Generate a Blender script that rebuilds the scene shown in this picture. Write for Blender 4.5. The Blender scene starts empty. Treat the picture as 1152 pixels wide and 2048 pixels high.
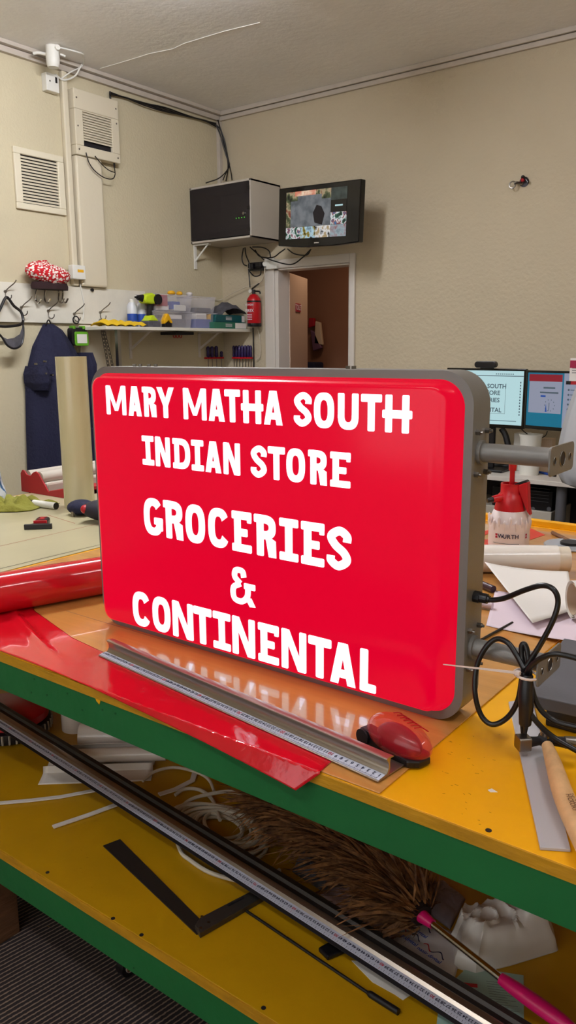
import bpy, bmesh, math, random
from mathutils import Vector, Matrix, noise
C = bpy.context.scene.collection
sc = bpy.context.scene
PI = math.pi
random.seed(7)

# ------------------------------------------------------------ camera
F = 1600.0; PITCH = math.radians(11.59); YAW = math.radians(37.27); ROLL = math.radians(-0.44); CZ = 1.45
_fw = Vector((-math.sin(YAW)*math.cos(PITCH), math.cos(YAW)*math.cos(PITCH), -math.sin(PITCH)))
_rt = Vector((math.cos(YAW), math.sin(YAW), 0)); _up = _rt.cross(_fw)
_r2 = _rt*math.cos(ROLL)+_up*math.sin(ROLL); _u2 = -_rt*math.sin(ROLL)+_up*math.cos(ROLL)
cam = bpy.data.objects.new('camera', bpy.data.cameras.new('camera')); C.objects.link(cam)
cam.data.sensor_fit = 'VERTICAL'; cam.data.sensor_height = 36; cam.data.lens = F/2048*36
cam.data.clip_start = .02
m = Matrix((_r2, _u2, -_fw)).transposed().to_4x4(); m.translation = (0, 0, CZ); cam.matrix_world = m
sc.camera = cam

def P(px, py, ax, val):
    """where the sight line through (px,py) meets the plane axis=val"""
    d = _r2*((px-576)/F) - _u2*((py-1024)/F) + _fw
    k = (val-(CZ if ax == 2 else 0))/d[ax]
    r = d*k; r.z += CZ
    return r

XL, D, T, S, CEIL = -4.13, 4.64, .85, .377, 3.10

# ------------------------------------------------------------ materials
def lin(h):
    h = h.lstrip('#'); v = [int(h[i:i+2], 16)/255 for i in (0, 2, 4)]
    return tuple((c/12.92 if c <= .04045 else ((c+.055)/1.055)**2.4) for c in v)+(1,)
def mat(name, col, rough=.5, metal=0, bump=0, bscale=40, var=0, vscale=6, emis=None, estr=1, trans=0, coat=0, alpha=1, col2=None, spec=.5, ior=1.45, stretch=(1, 1, 1)):
    m = bpy.data.materials.new(name); m.use_nodes = True
    nt = m.node_tree; b = nt.nodes['Principled BSDF']; L = nt.links.new
    c = lin(col) if isinstance(col, str) else col
    b.inputs['Base Color'].default_value = c
    b.inputs['Roughness'].default_value = rough; b.inputs['Metallic'].default_value = metal
    b.inputs['Specular IOR Level'].default_value = spec; b.inputs['IOR'].default_value = ior
    b.inputs['Transmission Weight'].default_value = trans; b.inputs['Coat Weight'].default_value = coat
    b.inputs['Alpha'].default_value = alpha
    tc = nt.nodes.new('ShaderNodeTexCoord'); mp = nt.nodes.new('ShaderNodeMapping'); mp.inputs['Scale'].default_value = stretch
    L(tc.outputs['Object'], mp.inputs['Vector'])
    if var or col2:
        n = nt.nodes.new('ShaderNodeTexNoise'); n.inputs['Scale'].default_value = vscale; n.inputs['Detail'].default_value = 8
        n.inputs['Roughness'].default_value = .65
        L(mp.outputs[0], n.inputs['Vector'])
        r = nt.nodes.new('ShaderNodeValToRGB'); r.color_ramp.elements[0].position = .35; r.color_ramp.elements[1].position = .68
        if col2: c2 = lin(col2); c1 = c
        else: c1 = tuple(x*(1+var) for x in c[:3])+(1,); c2 = tuple(x*(1-var) for x in c[:3])+(1,)
        r.color_ramp.elements[0].color = c1; r.color_ramp.elements[1].color = c2
        L(n.outputs['Fac'], r.inputs['Fac']); L(r.outputs['Color'], b.inputs['Base Color'])
    if bump:
        n = nt.nodes.new('ShaderNodeTexNoise'); n.inputs['Scale'].default_value = bscale; n.inputs['Detail'].default_value = 6
        L(mp.outputs[0], n.inputs['Vector'])
        bp = nt.nodes.new('ShaderNodeBump'); bp.inputs['Strength'].default_value = bump; bp.inputs['Distance'].default_value = .01
        L(n.outputs['Fac'], bp.inputs['Height']); L(bp.outputs[0], b.inputs['Normal'])
    if emis:
        b.inputs['Emission Color'].default_value = lin(emis) if isinstance(emis, str) else emis
        b.inputs['Emission Strength'].default_value = estr
    return m
M = {}
M['wall'] = mat('cream_wall', '#c4b99c', .75, bump=.35, bscale=60, var=.03, vscale=2)
M['wall_back'] = mat('cream_wall_shaded', '#bfb299', .75, bump=.5, bscale=45, var=.03, vscale=1.5)  # same cream paint as the left wall, toned darker for its dimmer light
M['wall_paint'] = mat('painted_box_cream', '#cfc5ae', .55, bump=.15, bscale=30)
M['ceil'] = mat('ceiling_paint', '#efeeee', .45, bump=.25, bscale=25, var=.03, vscale=3)
M['trim'] = mat('white_trunking', '#bcb2a6', .5, var=.05, vscale=12)
M['white'] = mat('white_plastic', '#dcdad2', .4)
M['whitep'] = mat('white_paint', '#d6d1c4', .5, bump=.15, bscale=30, var=.04, vscale=9)
M['doorw'] = mat('door_frame_paint', '#cfc8c0', .4)
M['vent'] = mat('vent_plastic', '#d6cdb6', .45)
M['black'] = mat('black_plastic', '#141216', .35)
M['blackm'] = mat('black_matte', '#17141a', .6)
M['blackgl'] = mat('black_gloss', '#0b0a0c', .12)
M['rubber'] = mat('cable_rubber', '#121012', .32)
M['alu'] = mat('sign_grey_paint', '#7a7773', .42, metal=.25, bump=.03, bscale=200)
M['greyp'] = mat('grey_powder_coat', '#56555a', .5, bump=.05, bscale=300)
M['chrome'] = mat('chrome', '#c8c4c0', .12, metal=1)
M['steel'] = mat('steel', '#8c8782', .3, metal=1)
M['dsteel'] = mat('dark_steel', '#3c3734', .42, metal=.6)
M['ralu'] = mat('rule_aluminium', '#a79c8f', .28, metal=.9)
M['rdark'] = mat('rule_dark_anodised', '#37302c', .5, metal=.2)
M['scale'] = mat('rule_scale_strip', '#c6cadb', .5)
M['ink'] = mat('ink_blue_black', '#1c1f40', .6)
M['inkr'] = mat('ink_red', '#b0203c', .6)
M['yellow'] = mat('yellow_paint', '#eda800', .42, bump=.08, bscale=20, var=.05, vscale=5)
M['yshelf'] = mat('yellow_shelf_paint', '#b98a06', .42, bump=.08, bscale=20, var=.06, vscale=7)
M['yedge'] = mat('yellow_edge_grain', '#b98410', .6, bump=.25, bscale=80, var=.18, vscale=40, stretch=(.3, 1, 1))
M['green'] = mat('green_paint', '#1c6634', .42, bump=.12, bscale=30, var=.06, vscale=4)
M['raww'] = mat('raw_timber', '#6e4a30', .8, bump=.3, bscale=20, var=.25, vscale=8, stretch=(1, 1, 6))
M['mat'] = mat('cream_cutting_mat', '#b2a988', .28, var=.04, vscale=4)
M['red'] = mat('red_vinyl', '#c4101e', .12, coat=.3, bump=.06, bscale=9)
M['redsheet'] = mat('red_vinyl_sheet', '#c80f20', .1, coat=.5, bump=.22, bscale=14)
M['redp'] = mat('red_plastic', '#b4121c', .3)
M['redpaint'] = mat('red_painted_steel', '#a3121f', .4)
M['face'] = mat('lit_red_acrylic', '#500008', .15, spec=.3, emis=(.665, 0.0, .021, 1), estr=1.0)
M['letter'] = mat('lit_white_letter', '#e0e8f0', .3, emis=(.76, .89, 1.0, 1), estr=.97)
M['cloth'] = mat('green_cloth', '#7d7a2c', .9, bump=.5, bscale=90)
M['ycloth'] = mat('yellow_cloth', '#d8b01c', .9, bump=.5, bscale=60)
M['navy'] = mat('navy_fabric', '#131430', .85, bump=.5, bscale=60)
M['grey_f'] = mat('grey_fabric', '#4c4a50', .9, bump=.6, bscale=50, var=.2, vscale=20)
M['roll'] = mat('clear_yellowish_film_roll', '#c9bf9a', .18, coat=.4)
M['vroll'] = mat('white_vinyl_roll', '#e6ddd4', .2, coat=.4)
M['paperback'] = mat('cream_backing_paper', '#cdb49a', .6)
M['pink'] = mat('pinkish_backing_sheet', '#e2cfda', .5)
M['paper'] = mat('white_paper', '#e2dcd6', .55)
M['wood'] = mat('worn_ply_under_acrylic', '#c58a46', .2, coat=.6, bump=.04, bscale=30, var=.12, vscale=7, stretch=(.25, 3, 1))
M['hwood'] = mat('ash_handle', '#d2a878', .5, var=.15, vscale=25, stretch=(1, 1, 1))
M['clear'] = mat('clear_acrylic', '#f4efe6', .04, trans=1, ior=1.2)
M['tub'] = mat('clear_tub_plastic', '#d8d4dc', .15, alpha=.17)
M['redclear'] = mat('translucent_red_shell', '#f02838', .06, alpha=.36, coat=1)
M['glassd'] = mat('smoked_glass', '#241f24', .12, alpha=.86)
M['cabg'] = mat('cabinet_grey', '#b8b0a4', .45)
M['hall'] = mat('hall_wall_orange', '#8c6048', .8)
M['door'] = mat('door_leaf_paint', '#c4aa96', .55)
M['spray'] = mat('translucent_white_bottle', '#e6dadb', .3)
M['lime'] = mat('lime_plastic', '#b6cc1e', .4)
M['lgreen'] = mat('green_plastic', '#5c9a22', .4)
M['teal'] = mat('teal_card', '#0c4c50', .5)
M['tgreen'] = mat('green_card', '#2c6650', .5)
M['blue'] = mat('blue_print', '#1d449c', .5)
M['can'] = mat('can_white', '#c9ccd2', .3)
M['purple'] = mat('purple_handle', '#2a1a4c', .4)
M['magenta'] = mat('pink_handle_plastic', '#d8146c', .3)
M['wcable'] = mat('white_cable', '#c9bfae', .5)
M['bag'] = mat('white_plastic_bag', '#cdc8c2', .3)
M['lilac'] = mat('pale_pouch', '#c9c4c4', .4)
M['leaf'] = mat('pale_teal_leaflet', '#9dbab0', .6)
M['yplas'] = mat('yellow_plastic', '#dca414', .4)
M['lightgrey'] = mat('light_grey_plastic', '#a9abb0', .25, coat=.3)
M['strip'] = mat('grey_plastic_strip', '#b4b0b2', .45)
M['desk'] = mat('desk_white_laminate', '#cfc7bf', .35)
M['ziptie'] = mat('nylon_tie', '#e2d2cc', .35)
M['screenw'] = mat('screen_pale', '#000000', .3, emis='#b9dde2', estr=.85)
M['screent'] = mat('screen_teal', '#000000', .3, emis='#0f6f8e', estr=.8)
M['screeng'] = mat('screen_page', '#000000', .3, emis='#a7adc4', estr=.6)
M['screenr'] = mat('screen_red', '#000000', .3, emis='#8c1a2c', estr=.8)
M['screenk'] = mat('screen_text', '#000000', .3, emis='#4a5a66', estr=.8)
M['screenb'] = mat('screen_blue', '#000000', .3, emis='#2a50a0', estr=.8)
M['led'] = mat('green_indicator', '#000000', .3, emis='#60ff40', estr=1.5)
M['lampw'] = mat('lamp_tube_glow', '#ffffff', .3, emis='#f6f8ff', estr=225)

def carpet():
    m = bpy.data.materials.new('striped_carpet'); m.use_nodes = True; nt = m.node_tree; b = nt.nodes['Principled BSDF']; L = nt.links.new
    tc = nt.nodes.new('ShaderNodeTexCoord'); mp = nt.nodes.new('ShaderNodeMapping')
    a = P(0, 2046, 2, 0); c = P(194, 1931, 2, 0); d = c-a
    mp.inputs['Rotation'].default_value = (0, 0, -math.atan2(d.y, d.x)+PI/2)
    L(tc.outputs['Object'], mp.inputs['Vector'])
    w = nt.nodes.new('ShaderNodeTexWave'); w.inputs['Scale'].default_value = 25; w.inputs['Distortion'].default_value = 1.2; w.inputs['Detail'].default_value = 3; w.inputs['Detail Scale'].default_value = 6
    L(mp.outputs[0], w.inputs['Vector'])
    r = nt.nodes.new('ShaderNodeValToRGB'); r.color_ramp.elements[0].position = .72; r.color_ramp.elements[1].position = .9
    r.color_ramp.elements[0].color = lin('#2a2224'); r.color_ramp.elements[1].color = lin('#8a7466')
    L(w.outputs['Fac'], r.inputs['Fac']); L(r.outputs[0], b.inputs['Base Color']); b.inputs['Roughness'].default_value = .95
    bp = nt.nodes.new('ShaderNodeBump'); bp.inputs['Strength'].default_value = .5; L(w.outputs['Fac'], bp.inputs['Height']); L(bp.outputs[0], b.inputs['Normal'])
    return m
M['carpet'] = carpet()

def screen_mosaic(name, stops, scale, strength=1.0, seed=0):
    m = bpy.data.materials.new(name); m.use_nodes = True; nt = m.node_tree; b = nt.nodes['Principled BSDF']; L = nt.links.new
    b.inputs['Base Color'].default_value = (0, 0, 0, 1)
    tc = nt.nodes.new('ShaderNodeTexCoord'); mp = nt.nodes.new('ShaderNodeMapping'); mp.inputs['Location'].default_value = (seed, seed*2, 0)
    L(tc.outputs['Object'], mp.inputs['Vector'])
    n = nt.nodes.new('ShaderNodeTexNoise'); n.inputs['Scale'].default_value = scale; n.inputs['Detail'].default_value = 3
    L(mp.outputs[0], n.inputs['Vector'])
    r = nt.nodes.new('ShaderNodeValToRGB'); cr = r.color_ramp
    while len(cr.elements) < len(stops): cr.elements.new(.5)
    for i, (p, c) in enumerate(stops): cr.elements[i].position = p; cr.elements[i].color = lin(c)
    L(n.outputs['Fac'], r.inputs['Fac']); L(r.outputs[0], b.inputs['Emission Color']); b.inputs['Emission Strength'].default_value = strength
    return m

# ------------------------------------------------------------ mesh builder
class MB:
    def __init__(s): s.v = []; s.f = []; s.xf = Matrix.Identity(4); s.mi = []; s.cur = 0
    def add(s, vs, fs):
        o = len(s.v); s.v += [s.xf @ Vector(p) for p in vs]; s.f += [tuple(i+o for i in f) for f in fs]; s.mi += [s.cur]*len(fs); return s
    def box(s, x0, x1, y0, y1, z0, z1):
        return s.add([(x0,y0,z0),(x1,y0,z0),(x1,y1,z0),(x0,y1,z0),(x0,y0,z1),(x1,y0,z1),(x1,y1,z1),(x0,y1,z1)],
                     [(0,3,2,1),(4,5,6,7),(0,1,5,4),(1,2,6,5),(2,3,7,6),(3,0,4,7)])
    def prism(s, poly, a, b, ax):
        """poly of 2D points swept from a to b along axis ax"""
        n = len(poly)
        def pt(p, t):
            return (t, p[0], p[1]) if ax == 0 else ((p[0], t, p[1]) if ax == 1 else (p[0], p[1], t))
        vs = [pt(p, a) for p in poly]+[pt(p, b) for p in poly]
        return s.add(vs, [tuple(range(n))[::-1], tuple(range(n, 2*n))]+[(i, (i+1) % n, n+(i+1) % n, n+i) for i in range(n)])
    def cyl(s, p0, p1, r0, r1=None, seg=24, cap=True):
        p0 = Vector(p0); p1 = Vector(p1); r1 = r0 if r1 is None else r1
        w = (p1-p0).normalized(); u = w.orthogonal().normalized(); v = w.cross(u)
        vs = [p0+(u*math.cos(t)+v*math.sin(t))*r0 for t in [2*PI*i/seg for i in range(seg)]]
        vs += [p1+(u*math.cos(t)+v*math.sin(t))*r1 for t in [2*PI*i/seg for i in range(seg)]]
        fs = [(i, (i+1) % seg, seg+(i+1) % seg, seg+i) for i in range(seg)]
        if cap: fs += [tuple(range(seg))[::-1], tuple(range(seg, 2*seg))]
        return s.add(vs, fs)
    def tube(s, pts, r, seg=10, n=6, smooth=True, flat=None):
        pts = [Vector(p) for p in pts]
        if smooth and len(pts) > 2:
            q = []
            e = [pts[0]*2-pts[1]]+pts+[pts[-1]*2-pts[-2]]
            for i in range(1, len(e)-2):
                a, b, c, d = e[i-1:i+3]
                for k in range(n):
                    t = k/n; q.append(.5*((2*b)+(c-a)*t+(2*a-5*b+4*c-d)*t*t+(3*b-a-3*c+d)*t**3))
            q.append(pts[-1]); pts = q
        rr = r if callable(r) else (lambda t: r)
        vs = []; N = len(pts); u = None
        for i, p in enumerate(pts):
            w = (pts[min(i+1, N-1)]-pts[max(i-1, 0)]).normalized()
            if u is None: u = w.orthogonal().normalized()
            u = (u-w*u.dot(w)).normalized(); v = w.cross(u); R = rr(i/(N-1))
            vs += [p+(u*math.cos(2*PI*k/seg)+v*math.sin(2*PI*k/seg))*R for k in range(seg)]
        fs = [(i*seg+k, i*seg+(k+1) % seg, (i+1)*seg+(k+1) % seg, (i+1)*seg+k) for i in range(N-1) for k in range(seg)]
        fs += [tuple(range(seg))[::-1], tuple(range((N-1)*seg, N*seg))]
        return s.add(vs, fs)
    def lathe(s, prof, c=(0, 0, 0), seg=32, sx=1, sy=1):
        """prof: (radius, z) list about a vertical axis at c"""
        vs = []; n = len(prof)
        for r, z in prof:
            for k in range(seg):
                t = 2*PI*k/seg; vs.append((c[0]+r*sx*math.cos(t), c[1]+r*sy*math.sin(t), c[2]+z))
        fs = [(i*seg+k, i*seg+(k+1) % seg, (i+1)*seg+(k+1) % seg, (i+1)*seg+k) for i in range(n-1) for k in range(seg)]
        if prof[0][0] > 1e-6: fs.append(tuple(range(seg))[::-1])
        if prof[-1][0] > 1e-6: fs.append(tuple(range((n-1)*seg, n*seg)))
        return s.add(vs, fs)
    def grid(s, fn, nu, nv, thick=None):
        vs = [fn(i/nu, j/nv) for j in range(nv+1) for i in range(nu+1)]
        g = lambda i, j: j*(nu+1)+i
        fs = [(g(i, j), g(i+1, j), g(i+1, j+1), g(i, j+1)) for j in range(nv) for i in range(nu)]
        return s.add(vs, fs)
    def ell(s, c, rx, ry, rz, seg=24, rings=14):
        prof = [(math.sin(PI*i/rings), -math.cos(PI*i/rings)*rz) for i in range(rings+1)]
        prof[0] = (1e-7, -rz); prof[-1] = (1e-7, rz)
        return s.lathe(prof, c, seg, rx, ry)
    def text(s, txt, xf, size):
        vs, fs = glyph_mesh(txt); old = s.xf; s.xf = old @ xf @ Matrix.Scale(size, 4)
        s.add(vs, fs); s.xf = old; return s

_gc = {}
def glyph_mesh(t):
    if t not in _gc:
        cu = bpy.data.curves.new('writing', 'FONT'); cu.body = t; cu.align_x = 'CENTER'; cu.align_y = 'CENTER'; cu.offset = .02; cu.resolution_u = 3
        ob = bpy.data.objects.new('writing', cu); C.objects.link(ob)
        bpy.context.view_layer.update()
        me = bpy.data.meshes.new_from_object(ob.evaluated_get(bpy.context.evaluated_depsgraph_get()))
        _gc[t] = ([tuple(v.co) for v in me.vertices], [tuple(p.vertices) for p in me.polygons])
        bpy.data.objects.remove(ob); bpy.data.curves.remove(cu); bpy.data.meshes.remove(me)
    return _gc[t]

def root_loc(o):
    v = Vector((0, 0, 0))
    while o: v += o.location; o = o.parent
    return v
def obj(name, mb, m, parent=None, smooth=False, bevel=0, solid=0, label=None, subs=0, angle=40):
    me = bpy.data.meshes.new(name)
    off = root_loc(parent) if parent else Vector((0, 0, 0))
    me.from_pydata([v-off for v in mb.v], [], mb.f)
    ms = m if isinstance(m, (list, tuple)) else [m]
    for x in ms: me.materials.append(M[x] if isinstance(x, str) else x)
    if len(ms) > 1:
        for p, i in zip(me.polygons, mb.mi): p.material_index = i
    bm = bmesh.new(); bm.from_mesh(me); bmesh.ops.recalc_face_normals(bm, faces=bm.faces); bm.to_mesh(me); bm.free()
    o = bpy.data.objects.new(name, me); C.objects.link(o)
    if parent: o.parent = parent
    if smooth:
        for p in me.polygons: p.use_smooth = True
        try: me.set_sharp_from_angle(angle=math.radians(angle))
        except Exception: pass
    if solid:
        md = o.modifiers.new('solid', 'SOLIDIFY'); md.thickness = solid; md.offset = 0
    if bevel:
        md = o.modifiers.new('bevel', 'BEVEL'); md.width = bevel; md.segments = 2; md.limit_method = 'ANGLE'; md.angle_limit = math.radians(45)
    if subs:
        md = o.modifiers.new('subdiv', 'SUBSURF'); md.levels = subs; md.render_levels = subs
    if label: o['label'] = label
    return o
def thing(name, label, cat, loc=(0, 0, 0), group=None):
    o = bpy.data.objects.new(name, None); C.objects.link(o); o.location = loc
    o.empty_display_size = .02
    o['label'] = label; o['category'] = cat
    if group: o['group'] = group
    return o
def tag(o, label, cat, group=None):
    o['label'] = label; o['category'] = cat
    if group: o['group'] = group
    return o
def struct(name, mb, m, parent=None, **k):
    o = obj(name, mb, m, parent, **k)
    if not parent: o['kind'] = 'structure'
    return o
def B(*a): return MB().box(*a)
def rrect(x0, x1, z0, z1, r, n=8):
    pts = []
    for cx, cz, a0 in ((x1-r, z1-r, 0), (x0+r, z1-r, 90), (x0+r, z0+r, 180), (x1-r, z0+r, 270)):
        for k in range(n+1):
            a = math.radians(a0+90*k/n); pts.append((cx+r*math.cos(a), cz+r*math.sin(a)))
    return pts
def frame(mb, x0, x1, y0, y1, z0, z1, l, r, b, t):
    mb.box(x0, x1, y0, y1, z0, z0+b); mb.box(x0, x1, y0, y1, z1-t, z1); mb.box(x0, x1, y0, y0+l, z0+b, z1-t); mb.box(x0, x1, y1-r, y1, z0+b, z1-t)
def DEP(p): return (Vector(p)-Vector((0, 0, CZ))).dot(_fw)
def TM(loc, rx=0, ry=0, rz=0):
    return Matrix.Translation(loc) @ Matrix.Rotation(rz, 4, 'Z') @ Matrix.Rotation(ry, 4, 'Y') @ Matrix.Rotation(rx, 4, 'X')

# ------------------------------------------------------------ room shell
XR = 1.9; YF = -1.6
struct('floor', B(XL-.1, XR+.1, YF-.1, D+3, -.05, 0), 'carpet')
struct('ceiling', B(XL-.1, XR+.1, YF-.1, D+.1, CEIL, CEIL+.05), 'ceil')
struct('wall_left', B(XL-.1, XL, YF, D+.1, 0, CEIL), 'wall')
struct('wall_right', B(XR, XR+.1, YF, D, 0, CEIL), 'wall')
w = MB(); w.box(XL, -2.3, YF-.1, YF, 0, CEIL); w.box(.9, XR, YF-.1, YF, 0, CEIL); w.box(-2.3, .9, YF-.1, YF, 0, .9); w.box(-2.3, .9, YF-.1, YF, 2.3, CEIL)
struct('wall_front', w, 'wall')
DX0, DX1, DZ = -3.625, -2.992, 1.997
w = MB(); w.box(XL, DX0, D, D+.1, 0, CEIL); w.box(DX1, XR, D, D+.1, 0, CEIL); w.box(DX0, DX1, D, D+.1, DZ, CEIL)
struct('wall_back', w, 'wall_back')
w = MB(); w.box(XL, DX0, D+.1, D+.13, 0, 2.6)
# hall behind the door
struct('wall_hall_far', B(-5.2, -2.0, D+1.45, D+1.5, 0, 2.5), 'hall')
struct('wall_hall_right', B(-2.93, -2.88, D+.1, D+1.45, 0, 2.5), 'hall')
struct('wall_hall_left', B(-5.2, -5.15, D+.1, D+1.45, 0, 2.5), 'hall')
struct('ceiling_hall', B(-5.2, -2.0, D+.1, D+1.5, 2.5, 2.55), 'hall')
# door frame
d = bpy.data.objects.new('door_1', None); C.objects.link(d); d.location = (DX0, D, 0); d['kind'] = 'structure'
fr = MB(); fr.box(DX0-.085, DX0+.0, D-.022, D, 0, DZ+.075); fr.box(DX1, DX1+.04, D-.022, D, 0, DZ+.06); fr.box(DX0, DX1, D-.022, D, DZ, DZ+.06)
obj('architrave', fr, 'doorw', d, bevel=.006)
fr = MB(); fr.box(DX0, DX0+.03, D-.01, D+.12, 0, DZ); fr.box(DX1-.012, DX1, D-.01, D+.12, 0, DZ); fr.box(DX0, DX1, D-.01, D+.12, DZ-.012, DZ)
obj('door_lining', fr, 'doorw', d, bevel=.003)
# door leaf swung into the hall
leafp0 = Vector((DX0+.035, D+.12, 0)); q = P(615, 600, 1, D+.62); dirv = Vector((q.x-leafp0.x, q.y-leafp0.y, 0)); wl = dirv.length; ang = math.atan2(dirv.y, dirv.x)
mb = MB(); mb.xf = TM(leafp0, rz=ang); mb.box(0, wl, 0, .04, .01, DZ-.02)
obj('door_leaf', mb, 'door', d, bevel=.002)
mb = MB(); mb.xf = TM(leafp0, rz=ang); mb.box(wl*.62, wl*.72, -.012, 0, .98, 1.12); mb.cyl((wl*.67, -.012, 1.06), (wl*.67, -.05, 1.06), .009); mb.cyl((wl*.67, -.045, 1.06), (wl*.5, -.045, 1.06), .009)
obj('door_handle', mb, 'steel', d)
# red notice on the door leaf
n0 = P(583, 610, 1, D+.42); tloc = (n0.x-leafp0.x)/math.cos(ang)
nt_ = thing('door_sign', 'small red sign with pale lettering on the open door leaf', 'sign', leafp0+Vector((math.cos(ang)*wl*.42, math.sin(ang)*wl*.42, 1.74)))
mb = MB(); mb.xf = TM(leafp0+Vector((0, 0, 0)), rz=ang); mb.box(wl*.3, wl*.56, -.005, 0, 1.715, 1.775)
obj('sign_plate', mb, mat('sign_red', '#a02034', .5), nt_)
mb = MB(); mb.xf = TM(leafp0, rz=ang); mb.text('TOILET', TM((wl*.43, -.0062, 1.745), rx=PI/2), .055)
obj('lettering', mb, 'pink', nt_)

# trunking round the ceiling: structure trims
for nm, seg in (('trim_1', 'left'), ('trim_2', 'back')):
    mb = MB()
    if seg == 'left':
        mb.box(XL, XL+.05, YF, D, CEIL-.022, CEIL); mb.box(XL, XL+.022, YF, D, CEIL-.055, CEIL-.024)
        mb.box(XL, XL+.028, YF, D, CEIL-.058, CEIL-.053)
    else:
        mb.box(XL+.05, XR, D-.035, D, CEIL-.027, CEIL); mb.box(XL+.03, XR, D-.022, D, CEIL-.058, CEIL-.03)
    struct(nm, mb, 'trim', bevel=.003)
mb = MB(); mb.box(XL, XL+.03, D-.03, D, 2.55, CEIL-.06)
struct('trim_3', mb, 'trim', bevel=.003)
# boxed pipe chases on the left wall
mb = MB(); mb.box(XL, XL+.035, 3.245, 3.285, 1.832, CEIL-.06)
struct('trim_4', mb, 'wall_paint', bevel=.008)
mb = MB(); mb.box(XL, XL+.05, 3.30, 3.50, 1.832, 2.589)
struct('trim_5', mb, 'wall_paint', bevel=.012)
mb = MB(); mb.box(XL, XL+.02, 3.28, 3.52, .3, 1.60)
struct('trim_6', mb, 'wall_paint', bevel=.008)

# ceiling crack filler line
pts = [P(x, y, 2, CEIL-.0015) for x, y in ((200, 137), (235, 127), (268, 117), (300, 107), (345, 98), (368, 87), (410, 74), (450, 62), (520, 45))]
o = obj('ceiling_crack', MB().tube(pts, .002, 6, smooth=False), 'white'); tag(o, 'thin pale filled crack line running across the ceiling', 'crack')

# ------------------------------------------------------------ wall fittings, left wall
v = thing('wall_vent', 'cream louvred air vent with dark slots, low on the left wall', 'vent', (XL, 3.06, 2.4))
mb = MB(); y0, y1, z0, z1 = 2.893, 3.235, 2.238, 2.57
frame(mb, XL, XL+.018, y0, y1, z0, z1, .045, .045, .035, .035)
obj('vent_frame', mb, 'vent', v, bevel=.004)
obj('vent_shade_plate', B(XL+.0005, XL+.002, y0+.03, y1-.03, z0+.03, z1-.03), 'blackm', v)  # black sheet standing in for the shade between the slats
mb = MB()
for i in range(15):
    z = z0+.038+i*(z1-z0-.076)/15
    mb.prism([(XL+.003, z+.010), (XL+.013, z), (XL+.015, z+.007), (XL+.005, z+.013)], y0+.045, y1-.045, 1)
obj('slats', mb, 'vent', v)
v = thing('vent_cover', 'painted square vent cover below the ceiling with louvres slipped open at its foot', 'vent', (XL+.05, 3.47, 2.77))
y0, y1, z0, z1 = 3.300, 3.640, 2.59, 2.955
mb = MB()
frame(mb, XL+.001, XL+.062, y0, y1, z0, z1, .06, .06, .055, .11)
obj('cover_plate', mb, 'wall_paint', v, bevel=.004)
obj('cover_shade_block', B(XL+.001, XL+.045, y0+.06, y1-.06, z0+.055, z1-.11), 'blackm', v)  # black block standing in for the shade behind the louvres
mb = MB()
for i in range(12):
    z = z0+.085+i*.0145
    mb.prism([(XL+.05, z+.0145), (XL+.062, z+.001), (XL+.062, z+.005), (XL+.05, z+.018)], y0+.06, y1-.06, 1)
obj('louvre_panel', mb, 'wall_paint', v)
for (a, b) in ((y0+.02, z0+.03), (y1-.02, z0+.03), (y0+.02, z1-.05), (y1-.02, z1-.05), (y0+.02, 2.75), (y1-.02, 2.82)): obj('screw', MB().cyl((XL+.062, a, b), (XL+.064, a, b), .005, seg=10), 'steel', v)
j = lambda px, py, x=XL+.07: P(px, py, 0, x)
mb = MB(); mb.tube([j(172, 305), j(178, 325), j(190, 342), j(208, 355), j(224, 358), j(230, 350), j(229, 335)], .0032, 6); mb.tube([j(190, 312), j(203, 328), j(217, 340), j(229, 345)], .003, 6)
mb.tube([j(229, 335, XL+.05), j(225, 280, XL+.012), j(220, 183, XL+.012)], .006, 6, smooth=False)
tag(obj('hanging_cable', mb, 'rubber', smooth=True), 'black cable looping out of the open vent cover', 'cable')
# white fused switch
s_ = thing('switch_box', 'white fused connection unit just under the ceiling trunking on the left wall', 'switch', (XL, 3.18, 2.95))
mb = MB(); mb.box(XL, XL+.045, 3.126, 3.215, 2.905, 3.0); obj('back_box', mb, 'white', s_, bevel=.004)
obj('rocker', B(XL+.045, XL+.049, 3.188, 3.200, 2.955, 2.985), 'black', s_)
obj('fuse_screw', MB().cyl((XL+.045, 3.15, 2.957), (XL+.048, 3.15, 2.957), .004), 'steel', s_)
# smoke detector / ceiling sensor
c = P(104, 92, 2, CEIL)
s_ = thing('ceiling_sensor', 'small white round ceiling sensor with dangling flex', 'sensor', (c.x, c.y, CEIL))
obj('sensor_body', MB().lathe([(.03, -.11), (.033, -.1), (.036, -.095), (.038, -.05), (.036, -.045), (.036, 0)], (c.x, c.y, CEIL)), 'white', s_, smooth=True)
mb = MB(); mb.tube([(c.x-.03, c.y-.02, CEIL-.04), (c.x-.06, c.y-.05, CEIL-.035), (c.x-.08, c.y-.07, CEIL-.04)], .008, 8); mb.tube([(c.x+.03, c.y+.03, CEIL-.04), (c.x+.05, c.y+.05, CEIL-.05)], .006, 8)
mb.cyl((c.x+.02, c.y+.01, CEIL-.02), (c.x+.05, c.y+.0, CEIL-.015), .014)
obj('clip_arms', mb, 'white', s_, smooth=True)
q = c
mb = MB(); mb.tube([(c.x+.045, c.y, CEIL-.015), P(140, 100, 2, CEIL-.01), P(165, 108, 2, CEIL-.004), P(168, 118, 0, XL+.07), P(160, 135, 0, XL+.06), P(150, 152, 0, XL+.05), P(128, 160, 0, XL+.04), P(112, 150, 0, XL+.03), (XL+.047, 3.19, 2.995)], .005, 8)
mb.tube([P(166, 108, 2, CEIL-.004), P(166, 130, 0, XL+.06), P(140, 145, 0, XL+.058), P(122, 158, 0, XL+.035)], .004, 8)
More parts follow.
